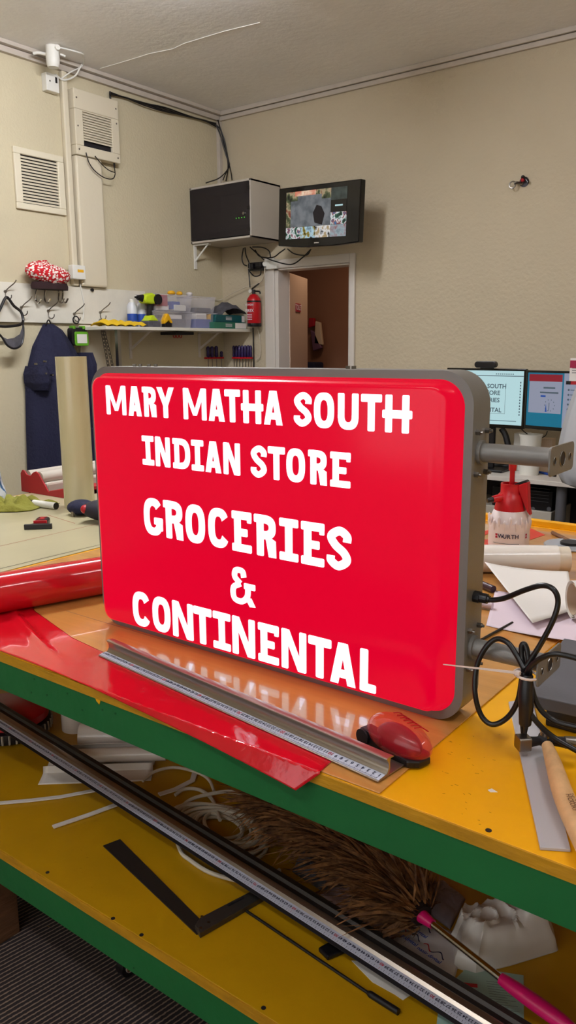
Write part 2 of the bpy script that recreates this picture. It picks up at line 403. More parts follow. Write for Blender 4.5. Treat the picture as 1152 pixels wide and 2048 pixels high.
obj('flex', mb, 'white', s_, smooth=True)
# bundle of black cables along the left wall top into the corner
def wl_(px, py, x=XL+.02): return P(px, py, 0, x)
mb = MB()
base = [(219, 185), (250, 194), (290, 208), (330, 218), (370, 229), (410, 241), (432, 249)]
for k in range(4):
    mb.tube([wl_(x, y+k*1.3-1+2.2*math.sin(i*1.7+k), XL+.012+.006*k) for i, (x, y) in enumerate(base)], .0045, 6)
tail = [[(432, 249), (442, 262), (452, 300), (458, 330), (450, 350), (446, 360)], [(432, 249), (445, 280), (462, 320), (470, 345), (478, 358)],
        [(432, 250), (440, 268), (449, 300), (457, 325), (462, 345), (464, 360)], [(434, 250), (448, 290), (456, 310), (458, 333), (440, 355), (412, 366)], [(436, 240), (440, 255), (450, 285), (456, 330), (452, 362)]]
for k, tl in enumerate(tail): mb.tube([P(x, y, 0, XL+.04+.02*(i)) for i, (x, y) in enumerate(tl)], .0042, 6)
tag(obj('cable_bundle', mb, 'rubber', smooth=True), 'bundle of black cables running under the ceiling trunking down to the wall cabinet', 'cable')

# thermostat box
t_ = thing('thermostat', 'small white square control box on the left wall beside the red hat', 'thermostat', (XL, 3.285, 1.92))
a = P(137, 530, 0, XL+.036); b = P(164, 560, 0, XL+.036)
obj('case', B(XL+.03, XL+.075, a.y, b.y, b.z, a.z), 'white', t_, bevel=.004)
obj('dial_print', B(XL+.075, XL+.0755, a.y+.035, b.y-.015, b.z+.04, a.z-.025), 'yplas', t_)
# coat board
cb = thing('coat_board', 'long white painted coat board screwed to the left wall', 'coat rack', (XL, 3.2, 1.6))
yb = 3.84
obj('board', B(XL, XL+.02, 2.3, yb, 1.607, 1.828), 'whitep', cb, bevel=.002)
# hooks: wire coat hooks
BX = XL+.02
def hook(px, py, kind=0, lab=''):
    p = P(px, py, 0, BX)
    g = thing('coat_hook', lab, 'hook', p, 'wire coat hooks on the white board')
    mb = MB()
    mb.tube([p+Vector((.002, .0, .0)), p+Vector((.02, .012, .02)), p+Vector((.05, .03, .045)), p+Vector((.06, .038, .062))], .0032, 8)
    mb.tube([p+Vector((.002, 0, 0)), p+Vector((.004, 0, -.03)), p+Vector((.02, .005, -.045)), p+Vector((.04, .01, -.035)), p+Vector((.045, .01, -.02))], .0032, 8)
    obj('hook_wire', mb, 'steel', g, smooth=True)
    obj('mount_plate', MB().cyl(p, p+Vector((.004, 0, 0)), .009, seg=12), 'steel', g)
for px, py, lab in ((10, 583, 'wire coat hook at the left end of the board, above the black face shield'), (42, 615, 'wire coat hook on the board between the face shield and the jacket'), (96, 622, 'wire coat hook holding the navy jacket'), (148, 628, 'wire coat hook holding the green work light'), (200, 625, 'wire coat hook holding the chain, nearest the shelf')):
    hook(px, py, 0, lab)
for px, lab in ((70, 'larger double coat hook under the left edge of the red hat'), (88, 'larger double coat hook under the middle of the red hat'), (116, 'larger double coat hook under the right side of the red hat'), (124, 'larger double coat hook at the right edge of the red hat')):
    p = P(px, 580, 0, BX)
    g = thing('double_hook', lab, 'hook', p, 'double hooks under the red hat')
    mb = MB(); k = 1 if px < 100 else -1
    mb.tube([p+Vector((.035, .0, .045)), p+Vector((.03, .012*k, .05)), p+Vector((.012, .018*k, .03)), p+Vector((.003, .004, -.01)), p+Vector((.006, -.004, -.06)), p+Vector((.03, -.002, -.075)), p+Vector((.045, .006, -.05))], .0055, 8)
    obj('hook_body', mb, 'chrome', g, smooth=True)
mb = MB(); p = P(183, 580, 0, BX); mb.cyl(p, p+Vector((.012, 0, 0)), .01, seg=14)
obj('bumper', mb, 'black', cb)
mb = MB(); mb.tube([P(160, 568, 0, BX+.006), P(165, 590, 0, BX+.006), P(168, 612, 0, BX+.006), P(166, 640, 0, BX+.006)], .004, 8)
tag(obj('white_flex', mb, 'white', smooth=True), 'white flex hanging down over the coat board under the control box', 'cable')

# puffy cloth builder: rows of (z, ylo, yhi, bulge) on the left wall
def drape_x(rows, x0, nu=26, seed=0, fold=.008, freq=9):
    mb = MB(); n = (len(rows)-1)*6
    def at(v):
        t = v*(len(rows)-1); i = min(int(t), len(rows)-2); t -= i
        t = t*t*(3-2*t)*.5+t*.5
        return [rows[i][k]*(1-t)+rows[i+1][k]*t for k in range(4)]
    def fn(u, v):
        z, a, b, bl = at(v); y = a+(b-a)*u
        e = math.sin(PI*u)**.5
        w = noise.noise(Vector((y*freq+seed, z*2.2, seed)))*fold*2+math.sin(u*16+z*5+seed)*fold*.6
        return (x0+e*(bl+w), y, z)
    mb.grid(fn, nu, n)
    mb.grid(lambda u, v: (x0, at(v)[1]+(at(v)[2]-at(v)[1])*u, at(v)[0]), 2, n)
    return mb
# red knitted hat
h = thing('knitted_hat', 'red and white knitted hat resting on the double hooks', 'hat', (XL+.07, 3.08, 1.87))
a = P(51, 545, 0, XL+.08); b = P(135, 548, 0, XL+.08)
yc = (a.y+b.y)/2; hw = (b.y-a.y)/2
mb = MB()
def hatf(u, v):
    t = 2*PI*u; ph = -PI/2+PI*v
    r = math.cos(ph); z = math.sin(ph)
    bump = 1+.05*math.sin(t*9)*math.sin(ph*12)
    return (XL+.09+.075*r*math.sin(t)*bump, yc+hw*r*math.cos(t)*bump, 1.885+.062*z*bump+.012*math.cos(t+2.5))
mb.grid(hatf, 60, 24)
hm = bpy.data.materials.new('knit_red_white'); hm.use_nodes = True; nt = hm.node_tree; bs = nt.nodes['Principled BSDF']; bs.inputs['Roughness'].default_value = .95
tc = nt.nodes.new('ShaderNodeTexCoord'); mp = nt.nodes.new('ShaderNodeMapping'); mp.inputs['Scale'].default_value = (1, 1, 1.4); mp.inputs['Rotation'].default_value = (.5, 0, 0); vo = nt.nodes.new('ShaderNodeTexVoronoi'); vo.inputs['Scale'].default_value = 62
rp = nt.nodes.new('ShaderNodeValToRGB'); rp.color_ramp.elements[0].position = .42; rp.color_ramp.elements[0].color = lin('#e8ddd6'); rp.color_ramp.elements[1].position = .5; rp.color_ramp.elements[1].color = lin('#b50f1c')
nt.links.new(tc.outputs['Object'], mp.inputs[0]); nt.links.new(mp.outputs[0], vo.inputs['Vector']); nt.links.new(vo.outputs['Distance'], rp.inputs[0]); nt.links.new(rp.outputs[0], bs.inputs['Base Color'])
obj('hat_body', mb, hm, h, smooth=True)
mb = MB(); mb.lathe([(1, -.04), (1.02, -.02), (.95, 0)], (XL+.085, yc+.01, 1.835), 30, .055, hw*.84)
obj('hat_lining', mb, mat('hat_dark_band', '#2a1416', .9), h, smooth=True)
# face shield
def fs(px, py, x): return P(px, py, 0, x)
f_ = thing('face_shield', 'black strapped face shield hanging from the leftmost wire hook', 'face shield', (XL+.05, 2.8, 1.6))
mb = MB()
mb.tube([fs(-22, 665, XL+.06), fs(0, 618, XL+.06), fs(10, 597, XL+.055), fs(16, 596, XL+.055), fs(28, 612, XL+.06), fs(42, 624, XL+.07), fs(46, 642, XL+.08), fs(38, 650, XL+.1), fs(10, 653, XL+.1), fs(-20, 650, XL+.1)], .008, 8)
obj('strap', mb, 'black', f_, smooth=True)
mb = MB()
mb.tube([fs(46, 642, XL+.08), fs(47, 670, XL+.09), fs(42, 690, XL+.1), fs(28, 697, XL+.11), fs(14, 690, XL+.11), fs(2, 672, XL+.1), fs(-18, 655, XL+.1)], .006, 8)
obj('rim', mb, 'black', f_, smooth=True)
mb = MB()
lo = [fs(47, 668, XL+.09), fs(42, 690, XL+.1), fs(28, 697, XL+.11), fs(14, 690, XL+.11), fs(5, 676, XL+.1)]
hi = [fs(46, 650, XL+.08), fs(40, 668, XL+.1), fs(28, 676, XL+.11), fs(14, 678, XL+.11), fs(6, 674, XL+.1)]
mb.add(lo+hi, [(i, i+1, i+6, i+5) for i in range(4)])
obj('visor_shell', mb, 'grey_f', f_, solid=.002)

# navy jacket
J = thing('jacket', 'dark navy jacket hanging from a wire hook on the coat board', 'jacket', (XL, 3.1, 1.6))
def zy(px, py): q = P(px, py, 0, XL+.06); return q.z, q.y
rows = []
for (l, r, bl) in (((94, 648), (112, 648), .03), ((88, 662), (128, 658), .06), ((72, 695), (150, 690), .09), ((64, 730), (168, 722), .11), ((57, 755), (186, 760), .12), ((58, 800), (190, 800), .12), ((59, 860), (196, 860), .12), ((61, 935), (202, 935), .11), ((66, 990), (204, 990), .10)):
    zl, yl = zy(*l); zr, yr = zy(*r); rows.append(((zl+zr)/2, yl, yr, bl))
obj('jacket_body', drape_x(rows, XL+.024, 40, 3, .012), 'navy', J, smooth=True)
rows = []
for (l, r, bl) in (((160, 706), (180, 704), .04), ((158, 730), (184, 728), .07), ((160, 765), (180, 760), .08), ((168, 830), (186, 830), .08), ((170, 960), (192, 960), .08)):
    zl, yl = zy(*l); zr, yr = zy(*r); rows.append(((zl+zr)/2, yl, yr, bl+.06))
obj('sleeve', drape_x(rows, XL+.026, 16, 9, .008), 'navy', J, smooth=True)
rows = []
for (l, r, bl) in (((58, 742), (86, 722), .13), ((54, 756), (92, 740), .15), ((56, 775), (94, 755), .15), ((62, 785), (92, 775), .13)):
    zl, yl = zy(*l); zr, yr = zy(*r); rows.append(((zl+zr)/2, yl, yr, bl-.012))
obj('pocket_flap', drape_x(rows, XL+.026, 12, 5, .004), 'navy', J, smooth=True)
mb = MB()
for x, y in ((92, 723), (74, 728), (93, 747), (106, 750)):
    p = P(x, y, 0, XL+.165); mb.cyl(p-Vector((.02, 0, 0)), p, .006, seg=12)
obj('stud', mb, 'steel', J)
mb = MB(); mb.tube([P(92, 650, 0, XL+.05), P(97, 640, 0, XL+.055), P(104, 652, 0, XL+.05)], .004, 8); obj('hanging_loop', mb, 'black', J)
# green work light
g = thing('work_light', 'black and green square work light hanging from a coat hook', 'work light', (XL+.06, 3.29, 1.5))
a = P(144, 658, 0, XL+.09); b = P(177, 691, 0, XL+.09)
def ryz(y0, y1, z0, z1, r): return rrect(y0, y1, z0, z1, r, 4)
obj('body', MB().prism(ryz(a.y, b.y, b.z, a.z+.01, .02), XL+.04, XL+.085, 0), 'black', g, bevel=.004)
obj('bezel', MB().prism(ryz(a.y+.018, b.y+.002, b.z-.002, a.z-.015, .012), XL+.083, XL+.093, 0), 'lgreen', g, bevel=.003)
obj('lens', B(XL+.092, XL+.095, a.y+.032, b.y-.012, b.z+.014, a.z-.03), 'white', g)
mb = MB(); p = P(152, 640, 0, XL+.06); mb.tube([p+Vector((0, .022*math.cos(t), .022*math.sin(t))) for t in [i*PI/5 for i in range(11)]], .004, 8); obj('hanging_ring', mb, 'black', g, smooth=True)
mb = MB(); mb.box(XL+.05, XL+.088, a.y+.01, a.y+.03, a.z-.0, a.z+.02); mb.box(XL+.05, XL+.088, b.y-.035, b.y-.015, a.z-.0, a.z+.02); obj('corner_clip', mb, 'lgreen', g, bevel=.003)
# chain
ch = thing('chain', 'steel chain hanging from the last coat hook before the shelf', 'chain', (XL+.05, 3.5, 1.6))
mb = MB()
for s2, x1, x2 in ((0, 200, 222), (1, 203, 232)):
    p0 = P(x1, 640, 0, XL+.05); p1 = P(x2, 760, 0, XL+.12)
    n = 16
    for i in range(n):
        c_ = p0.lerp(p1, (i+.5)/n); dv = (p1-p0).normalized(); sd = Vector((0, 1, 0)) if i % 2 else Vector((1, .2, 0)); L_ = (p1-p0).length/n*.72
        mb.tube([c_+dv*L_*math.cos(t)+sd*.009*math.sin(t) for t in [k*PI/5 for k in range(11)]], .0026, 6, n=1)
obj('links', mb, 'steel', ch, smooth=True)

# ------------------------------------------------------------ wall shelf
SX = -3.85
zs = P(350, 655, 0, SX).z
ys = P(212, 652, 0, SX).y
sh = thing('wall_shelf', 'white wall shelf crowded with tubs and boxes on the left wall', 'shelf', (XL, 4.0, zs))
obj('shelf_board', B(XL+.001, SX, ys, D-.002, zs-.02, zs), 'whitep', sh, bevel=.002)
for px in (262, 400):
    y = P(px, 690, 0, XL+.01).y
    mb = MB(); mb.box(XL, XL+.008, y-.01, y+.01, zs-.2, zs-.02); mb.box(XL, SX-.06, y-.01, y+.01, zs-.03, zs-.02)
    mb.prism([(XL+.005, zs-.15), (XL+.005, zs-.13), (SX-.1, zs-.03), (SX-.08, zs-.03)], y-.003, y+.003, 1)
    obj('bracket', mb, 'doorw', sh)
y = P(240, 690, 0, SX+.0).y
obj('support_post', B(SX-.03, SX-.005, y-.012, y+.012, 0.0, zs-.02), 'steel', sh)
def L(px, py, x=-3.95): return P(px, py, 0, x)
# yellow cloth on shelf
a = L(206, 640, -3.9); b = L(284, 640, -3.9)
mb = MB(); mb.grid(lambda u, v: (-3.86-.16*v, a.y+(b.y-a.y)*u, zs+.004+math.sin(PI*v)*(.022+.02*noise.noise(Vector((u*9, v*3, 1))))+.008*abs(math.sin(u*14))), 40, 10)
tag(obj('yellow_cloth', mb, 'ycloth', smooth=True, solid=.004), 'crumpled yellow cloth at the left end of the wall shelf', 'cloth')
# spray cans
for i, (px, lab) in enumerate(((265, 'white and blue spray can standing behind the yellow cloth, nearer the coat board'), (284, 'white and blue spray can partly behind the cordless drill'))):
    q = L(px, 640, -4.0)
    c_ = (q.x, q.y, zs)
    g = thing('spray_can', lab, 'spray can', c_, 'spray cans on the wall shelf')
    obj('can_body', MB().lathe([(.03, 0), (.032, .004), (.032, .135), (.022, .152), (.02, .156)], c_), 'can', g, smooth=True)
    obj('can_label', MB().lathe([(.0325, .02), (.0325, .085)], c_), 'blue', g, smooth=True)
    obj('can_cap', MB().lathe([(.016, .156), (.016, .175), (.0, .177)], c_), 'white', g, smooth=True)
# drill
q = L(300, 640, -3.92); y = q.y
g = thing('cordless_drill', 'lime and black cordless drill standing on its battery on the wall shelf', 'drill', (q.x, y, zs))
z = zs
mb = MB(); mb.prism(rrect(y-.055, y+.055, z, z+.04, .012), -3.96, -3.88, 0); obj('battery', mb, 'grey_f', g, bevel=.004)
mb = MB(); mb.prism([(y-.05, z+.04), (y+.045, z+.04), (y+.03, z+.055), (y+.012, z+.075), (y-.015, z+.075), (y-.03, z+.055)], -3.955, -3.885, 0); obj('foot', mb, 'lime', g, bevel=.005)
mb = MB(); mb.prism([(y-.018, z+.07), (y+.018, z+.07), (y+.022, z+.15), (y-.008, z+.15)], -3.94, -3.9, 0); obj('grip', mb, 'black', g, bevel=.008)
mb = MB(); mb.prism([(y-.07, z+.165), (y-.06, z+.2), (y+.0, z+.215), (y+.055, z+.2), (y+.06, z+.15), (y+.0, z+.145), (y-.055, z+.15)], -3.955, -3.885, 0); obj('motor_housing', mb, 'lime', g, bevel=.012)
mb = MB(); mb.cyl((-3.92, y-.06, z+.18), (-3.92, y-.1, z+.183), .024, .014); mb.cyl((-3.92, y-.1, z+.183), (-3.92, y-.12, z+.184), .006); obj('chuck', mb, 'black', g, smooth=True)
mb = MB(); mb.cyl((-3.89, y+.04, z+.175), (-3.875, y+.04, z+.175), .033); obj('rear_cap', mb, 'black', g, smooth=True)
# yellow lens/bits pouch
q = L(332, 640, -3.88)
mb = MB(); y = q.y; mb.prism([(y-.03, zs+.02), (y-.035, zs+.045), (y-.005, zs+.09), (y+.01, zs+.085), (y+.045, zs+.03), (y+.03, zs+.025), (y+.01, zs+.045)], -3.9, -3.86, 0)
g = thing('yellow_pouch', 'small yellow folded pouch on a black base beside the drill', 'pouch', (q.x, y, zs))
obj('pouch_flap', mb, 'yplas', g, bevel=.005)
obj('pouch_base', B(-3.92, -3.86, y-.03, y+.035, zs, zs+.03), 'black', g, bevel=.005)
# clear tubs
def tub(px0, px1, z0, h, x0, x1, lab, content):
    a = P(px0, 640, 0, x1).y; b = P(px1, 640, 0, x1).y
    g = thing('storage_tub', lab, 'storage tub', ((x0+x1)/2, (a+b)/2, z0), 'clear plastic tubs on the wall shelf')
    mb = MB(); t = .003; tp = .012
    for (p, r) in (((x0+tp, a+tp, x1-tp, b-tp), (x0, a, x1, b)),):
        lo = [(p[0], p[1], z0), (p[2], p[1], z0), (p[2], p[3], z0), (p[0], p[3], z0)]; hi = [(r[0], r[1], z0+h), (r[2], r[1], z0+h), (r[2], r[3], z0+h), (r[0], r[3], z0+h)]
        mb.add(lo+hi, [(0, 1, 2, 3), (0, 1, 5, 4), (1, 2, 6, 5), (2, 3, 7, 6), (3, 0, 4, 7)])
    obj('tub_shell', mb, 'tub', g, solid=.002)
    mb = MB()
    for q in ((x0-.005, x1+.005, a-.005, a+.004), (x0-.005, x1+.005, b-.004, b+.005), (x0-.005, x0+.004, a, b), (x1-.004, x1+.005, a, b)): mb.box(q[0], q[1], q[2], q[3], z0+h-.006, z0+h)
    obj('tub_rim', mb, 'tub', g)
    for k, (nm, c0, c1, h0, h1, mm) in enumerate(content):
        yy0 = a+tp+.004+(b-a-2*tp-.008)*c0; yy1 = a+tp+.004+(b-a-2*tp-.008)*c1
        obj(nm, B(x0+tp+.01+.01*k, x1-tp-.004-.004*(k % 3), yy0, yy1, z0+.003+h0*h, z0+h*h1), mm, g, bevel=.004)
    return a, b
tub(309, 385, zs, .105, -4.08, -3.88, 'lower clear tub with a white printed label, below the red card tub', [('contents', .05, .9, 0, .55, 'grey_f'), ('tub_label', .45, .8, .25, .8, 'paper'), ('dark_parts', .1, .4, 0, .75, 'blackm')])
tub(388, 432, zs, .105, -4.08, -3.90, 'lower clear tub standing next to the green glove boxes', [('contents', .1, .9, 0, .6, 'blue'), ('tub_label', .15, .7, .45, .95, 'paper'), ('orange_edge', .9, 1, .1, .95, 'yplas')])
tub(312, 386, zs+.108, .105, -4.07, -3.89, 'upper clear tub holding red and white cards', [('red_card', .02, .36, 0.25, .95, 'redpaint'), ('white_cards', .05, .4, 0, .35, 'paper'), ('blue_parts', .5, .75, .1, .6, 'blue'), ('white_parts', .55, .9, 0, .4, 'white')])
tub(389, 432, zs+.108, .105, -4.07, -3.91, 'upper clear tub with dark pegs, stacked nearest the corner', [('dark_pegs', .1, .9, 0, .3, 'grey_f')])
for px, lab, mm, w_ in ((342, 'yellow plastic piece on top of the left upper tub', 'yplas', .03), (358, 'smaller yellow piece on the tub rim', 'yplas', .018), (378, 'clear roll of tape on the upper tub rim', 'lilac', .02)):
    q = P(px, 565, 0, -3.98); mb = MB(); mb.ell((-3.98, q.y, zs+.213+.017), .025, w_, .016, 12, 8)
    tag(obj('loose_piece', mb, mm, smooth=True), lab, 'plastic piece')
# glove boxes
for i, (px0, px1, z0, h, x1, mm, lab, wl2) in enumerate(((428, 492, zs, .045, -3.87, 'tgreen', 'lower green glove box on the right end of the wall shelf', .35), (431, 489, zs+.046, .05, -3.88, 'teal', 'dark teal glove box lying on the green one', .1))):
    a = P(px0, 640, 0, x1).y; b = min(P(px1, 640, 0, x1).y, D-.02)
    g = thing('glove_box', lab, 'box', (-3.95, (a+b)/2, z0), 'glove boxes on the wall shelf')
    obj('carton', B(-4.05, x1, a, b, z0, z0+h), mm, g, bevel=.002)
    obj('carton_print', B(x1, x1+.0008, b-(b-a)*wl2, b, z0+.003, z0+h-.004), 'paper', g)
    mb = MB()
    for k in range(3): mb.box(x1, x1+.0009, a+(b-a)*.35, a+(b-a)*.55, z0+h*.3+k*h*.18, z0+h*.3+k*h*.18+.004)
    obj('print_lines', mb, 'lilac', g)
a = P(427, 600, 0, -3.98).y; b = P(478, 600, 0, -3.98).y
mb = MB(); mb.grid(lambda u, v: (-4.07+.17*v, a+(b-a)*u, zs+.098+(math.sin(PI*u)**.7)*(math.sin(PI*min(1, v*.8+.1))**.5)*(.085+.03*noise.noise(Vector((u*5, v*5, 3))))), 30, 16)
tag(obj('grey_rag', mb, 'grey_f', smooth=True, solid=.003), 'heap of grey rags on top of the teal glove box', 'rag')
# hanging red bits under shelf
q = P(355, 672, 0, XL+.03)
mb = MB()
for k in range(3): mb.tube([q+Vector((0, -.03+k*.03+.012*math.cos(t), .012*math.sin(t))) for t in [i*PI/4 for i in range(9)]], .003, 6)
mb.box(XL, XL+.03, q.y-.045, q.y+.045, q.z+.014, q.z+.02)
tag(obj('cup_hooks', mb, 'redp'), 'small red cup hooks under the wall shelf', 'hooks')
mb = MB(); a = P(352, 665, 0, SX-.05); mb.box(SX-.2, SX-.05, a.y, P(388, 665, 0, SX-.05).y, zs-.045, zs-.024)
tag(obj('dark_bar', mb, 'blackm', bevel=.003), 'thin dark rail fixed beneath the shelf', 'rail')
# screwdriver racks on left wall
def rack(px0, px1, tops, lab, ny):
    bk = px0 > 450
    if bk: y0 = P(px0, 715, 1, D-.03).x; y1 = P(px1, 715, 1, D-.03).x; z = P((px0+px1)/2, 716, 1, D-.03).z
    else: y0 = P(px0, 715, 0, XL+.03).y; y1 = P(px1, 715, 0, XL+.03).y; z = P((px0+px1)/2, 716, 0, XL+.03).z
    W_ = (lambda y: (y, D-.022, z)) if bk else (lambda y: (XL+.022, y, z))
    g = thing('tool_rack', lab, 'tool rack', W_((y0+y1)/2))
    obj('rail', B(y0, y1, D-.035, D, z-.006, z+.006) if bk else B(XL, XL+.035, y0, y1, z-.006, z+.006), 'redp', g, bevel=.002)
    for i, (t, w, hh) in enumerate(tops):
        y = y0+(y1-y0)*t
        s = thing('screwdriver', '', 'screwdriver', W_(y)); w_c = W_(y)
        s['label'] = ('screwdriver %s in the %s' % (ny[i], 'left red rack under the shelf' if px0 < 430 else 'right red rack near the door'))
        s['group'] = 'screwdrivers in the red racks'
        mb = MB(); mb.lathe([(w*.6, .006), (w, .015), (w*.85, hh*.5), (w, hh-.01), (w*.5, hh)], w_c, 12); obj('handle', mb, 'purple', s, smooth=True)
        obj('blade', MB().cyl((w_c[0], w_c[1], z-.1), (w_c[0], w_c[1], z+.008), .003, seg=8), 'steel', s)
rack(414, 447, [(.12, .013, .085), (.36, .014, .085), (.62, .014, .088), (.93, .012, .05)], 'short red tool rack with four screwdrivers under the shelf', ['at the left end', 'second from the left', 'third from the left', 'with the short round handle'])
rack(464, 503, [(.06, .01, .09), (.2, .012, .09), (.35, .012, .092), (.5, .012, .09), (.65, .012, .092), (.8, .012, .092), (.93, .01, .09)], 'longer red tool rack with seven screwdrivers near the door frame', ['leaning out at the left end', 'second from the left', 'third from the left', 'in the middle', 'third from the right', 'second from the right', 'at the right end'])

# ------------------------------------------------------------ wall cabinet
cy = P(381, 430, 0, XL+.005).y
cxr = P(502, 425, 1, cy).x; cz0 = P(383, 488, 1, cy).z; cz1 = P(383, 376, 1, cy).z
g = thing('network_cabinet', 'grey wall cabinet with smoked glass door in the upper corner', 'cabinet', (XL, cy, cz0))
mb = MB(); y1 = D-.004
t = .014
mb.box(XL+.002, cxr, cy, y1, cz1-t, cz1); mb.box(XL+.002, cxr, cy, y1, cz0, cz0+t); mb.box(XL+.002, XL+.002+t, cy, y1, cz0, cz1); mb.box(cxr-t, cxr, cy, y1, cz0, cz1); mb.box(XL+.002, cxr, y1-.01, y1, cz0, cz1)
obj('cabinet_body', mb, 'cabg', g, bevel=.002)
obj('glass_door', B(XL+.012, cxr-.01, cy-.008, cy-.002, cz0+.018, cz1-.018), 'glassd', g)
mb = MB(); mb.box(XL+.1, cxr-.05, cy+.08, y1-.1, cz0+.1, cz0+.2); mb.box(XL+.1, cxr-.05, cy+.08, y1-.1, cz0+.03, cz0+.07)
obj('switch_unit', mb, 'blackm', g)
mb = MB()
for k in range(4): mb.box(cxr-.125+k*.024, cxr-.121+k*.024, cy-.0085, cy-.0078, cz0+.128, cz0+.133)
obj('indicator_lights', mb, 'led', g)
obj('lock', MB().cyl((cxr-.055, cy-.016, cz0+.155), (cxr-.055, cy-.007, cz0+.155), .009, seg=14), 'steel', g)
mb = MB()
for zz in (cz0+.05, cz1-.06, (cz0+cz1)/2): mb.box(cxr-.02, cxr-.006, cy-.014, cy-.006, zz-.012, zz+.012)
obj('hinge', mb, 'black', g)
mb = MB(); mb.tube([(XL+.2, cy+.03, cz0+.12), (XL+.24, cy+.03, cz0+.11), (XL+.27, cy+.03, cz0+.09), (XL+.33, cy+.03, cz0+.11), (cxr-.05, cy+.03, cz0+.1)], .004, 6); mb.tube([(XL+.21, cy+.03, cz0+.105), (XL+.25, cy+.03, cz0+.095), (XL+.28, cy+.03, cz0+.075)], .003, 6)
obj('patch_lead', mb, 'white', g)
# bracket below
mb = MB(); by = cy+.02; mb.box(XL+.002, XL+.012, by, by+.028, cz0-.17, cz0-.001); mb.box(XL+.012, XL+.15, by, by+.028, cz0-.012, cz0-.001); mb.prism([(XL+.01, cz0-.12), (XL+.01, cz0-.1), (XL+.12, cz0-.012), (XL+.135, cz0-.012)], by+.01, by+.018, 1)
tag(obj('shelf_bracket', mb, 'white', bevel=.003), 'white metal bracket on the left wall carrying the cabinet', 'bracket')
# CCTV monitor
TL, TR, BR, BL_ = P(551, 377, 1, 4.38), P(716, 361, 1, 4.28), P(723, 485, 1, 4.28), P(563, 497, 1, 4.38)
cen = (TL+TR+BR+BL_)/4
g = thing('cctv_monitor', 'black wall monitor showing a grid of camera views above the door', 'monitor', cen)
ux = ((TR-TL)+(BR-BL_)).normalized(); uz = ((TL-BL_)+(TR-BR)); uz = (uz-ux*uz.dot(ux)).normalized(); uy = uz.cross(ux)
W2 = ((TR-TL).length+(BR-BL_).length)/4; H2 = ((TL-BL_).length+(TR-BR).length)/4
MX = Matrix((ux, uy, uz)).transposed().to_4x4(); MX.translation = cen
def loc(mb): mb.xf = MX; return mb
bz = loc(MB())
ph = [(-W2, -H2+.012), (-W2*.4, -H2-.002), (W2*.4, -H2-.002), (W2, -H2+.012), (W2, H2), (-W2, H2)]
bz.prism(ph, 0, .045, 1)
obj('monitor_case', bz, 'blackgl', g, bevel=.006)
bk = loc(MB()); bk.box(-W2*.7, W2*.7, .045, .1, -H2*.7, H2*.7); bk.box(-.04, .04, .1, .24, -.04, .04); obj('rear_housing', bk, 'blackm', g, bevel=.02)
sx0, sx1, sz0, sz1 = -W2*.79, W2*.70, -H2*.72, H2*.83
def cell(u0, u1, v0, v1, mm, nm='screen', e=.001):
    q = loc(MB()); q.box(sx0+(sx1-sx0)*u0, sx0+(sx1-sx0)*u1, -e-.001, -.0002, sz0+(sz1-sz0)*v0, sz0+(sz1-sz0)*v1); return obj(nm, q, mm, g)
road = screen_mosaic('cctv_road', [(.3, '#4c5258'), (.6, '#75797e')], 18, .8)
mix1 = screen_mosaic('cctv_shop', [(.3, '#0c0e12'), (.42, '#2c5a48'), (.5, '#d8dce0'), (.58, '#7a3a30'), (.7, '#2a6a9a')], 30, .9, 2)
mix2 = screen_mosaic('cctv_yard', [(.3, '#141612'), (.45, '#4a5438'), (.55, '#a89878'), (.68, '#7c3c2c')], 22, .8, 5)
dark = screen_mosaic('cctv_dark', [(.3, '#15171a'), (.7, '#55605a')], 12, .6, 8)
cell(0, .75, .25, 1, mix2, 'camera_view')
cell(.08, .75, .25, .8, road, 'camera_view', .0015)
cell(.2, .6, .8, .9, road, 'camera_view', .0015)
cell(.15, .5, .9, 1, screen_mosaic('cctv_pale', [(.3, '#e8dcc0'), (.6, '#c87860')], 20, .9, 3), 'camera_view', .0016)
cell(.75, 1, .75, 1, dark, 'camera_view'); cell(.75, 1, .5, .75, 'blackgl', 'camera_view'); cell(.75, 1, .25, .5, mix1, 'camera_view')
cell(.0, .25, 0, .245, mix1, 'camera_view'); cell(.255, .5, 0, .245, screen_mosaic('cctv_b', [(.3, '#0c1016'), (.5, '#a8c8d8'), (.6, '#8a7a28'), (.7, '#141414')], 26, .9, 12), 'camera_view'); cell(.505, .75, 0, .245, screen_mosaic('cctv_c', [(.35, '#101014'), (.5, '#d8d8d8'), (.6, '#a08c68')], 24, .9, 15), 'camera_view'); cell(.755, 1, 0, .245, screen_mosaic('cctv_d', [(.35, '#8a3030'), (.5, '#98a8b0'), (.65, '#586870')], 16, .8, 19), 'camera_view')
cell(.82, .94, .62, .65, 'screenw', 'caption', .002)
q = loc(MB())
cx_ = sx0+(sx1-sx0)*.56; cz_ = sz0+(sz1-sz0)*.42
q.prism([(cx_-.035, cz_-.03), (cx_-.05, cz_+.03), (cx_-.02, cz_+.075), (cx_+.02, cz_+.065), (cx_+.05, cz_+.02), (cx_+.03, cz_-.045)], -.0035, -.002, 1)
obj('dark_car_view', q, 'blackm', g)
q = loc(MB()); q.box(-.02, .02, -.0012, 0, -H2+.018, -H2+.024); obj('maker_plate', q, 'cabg', g)
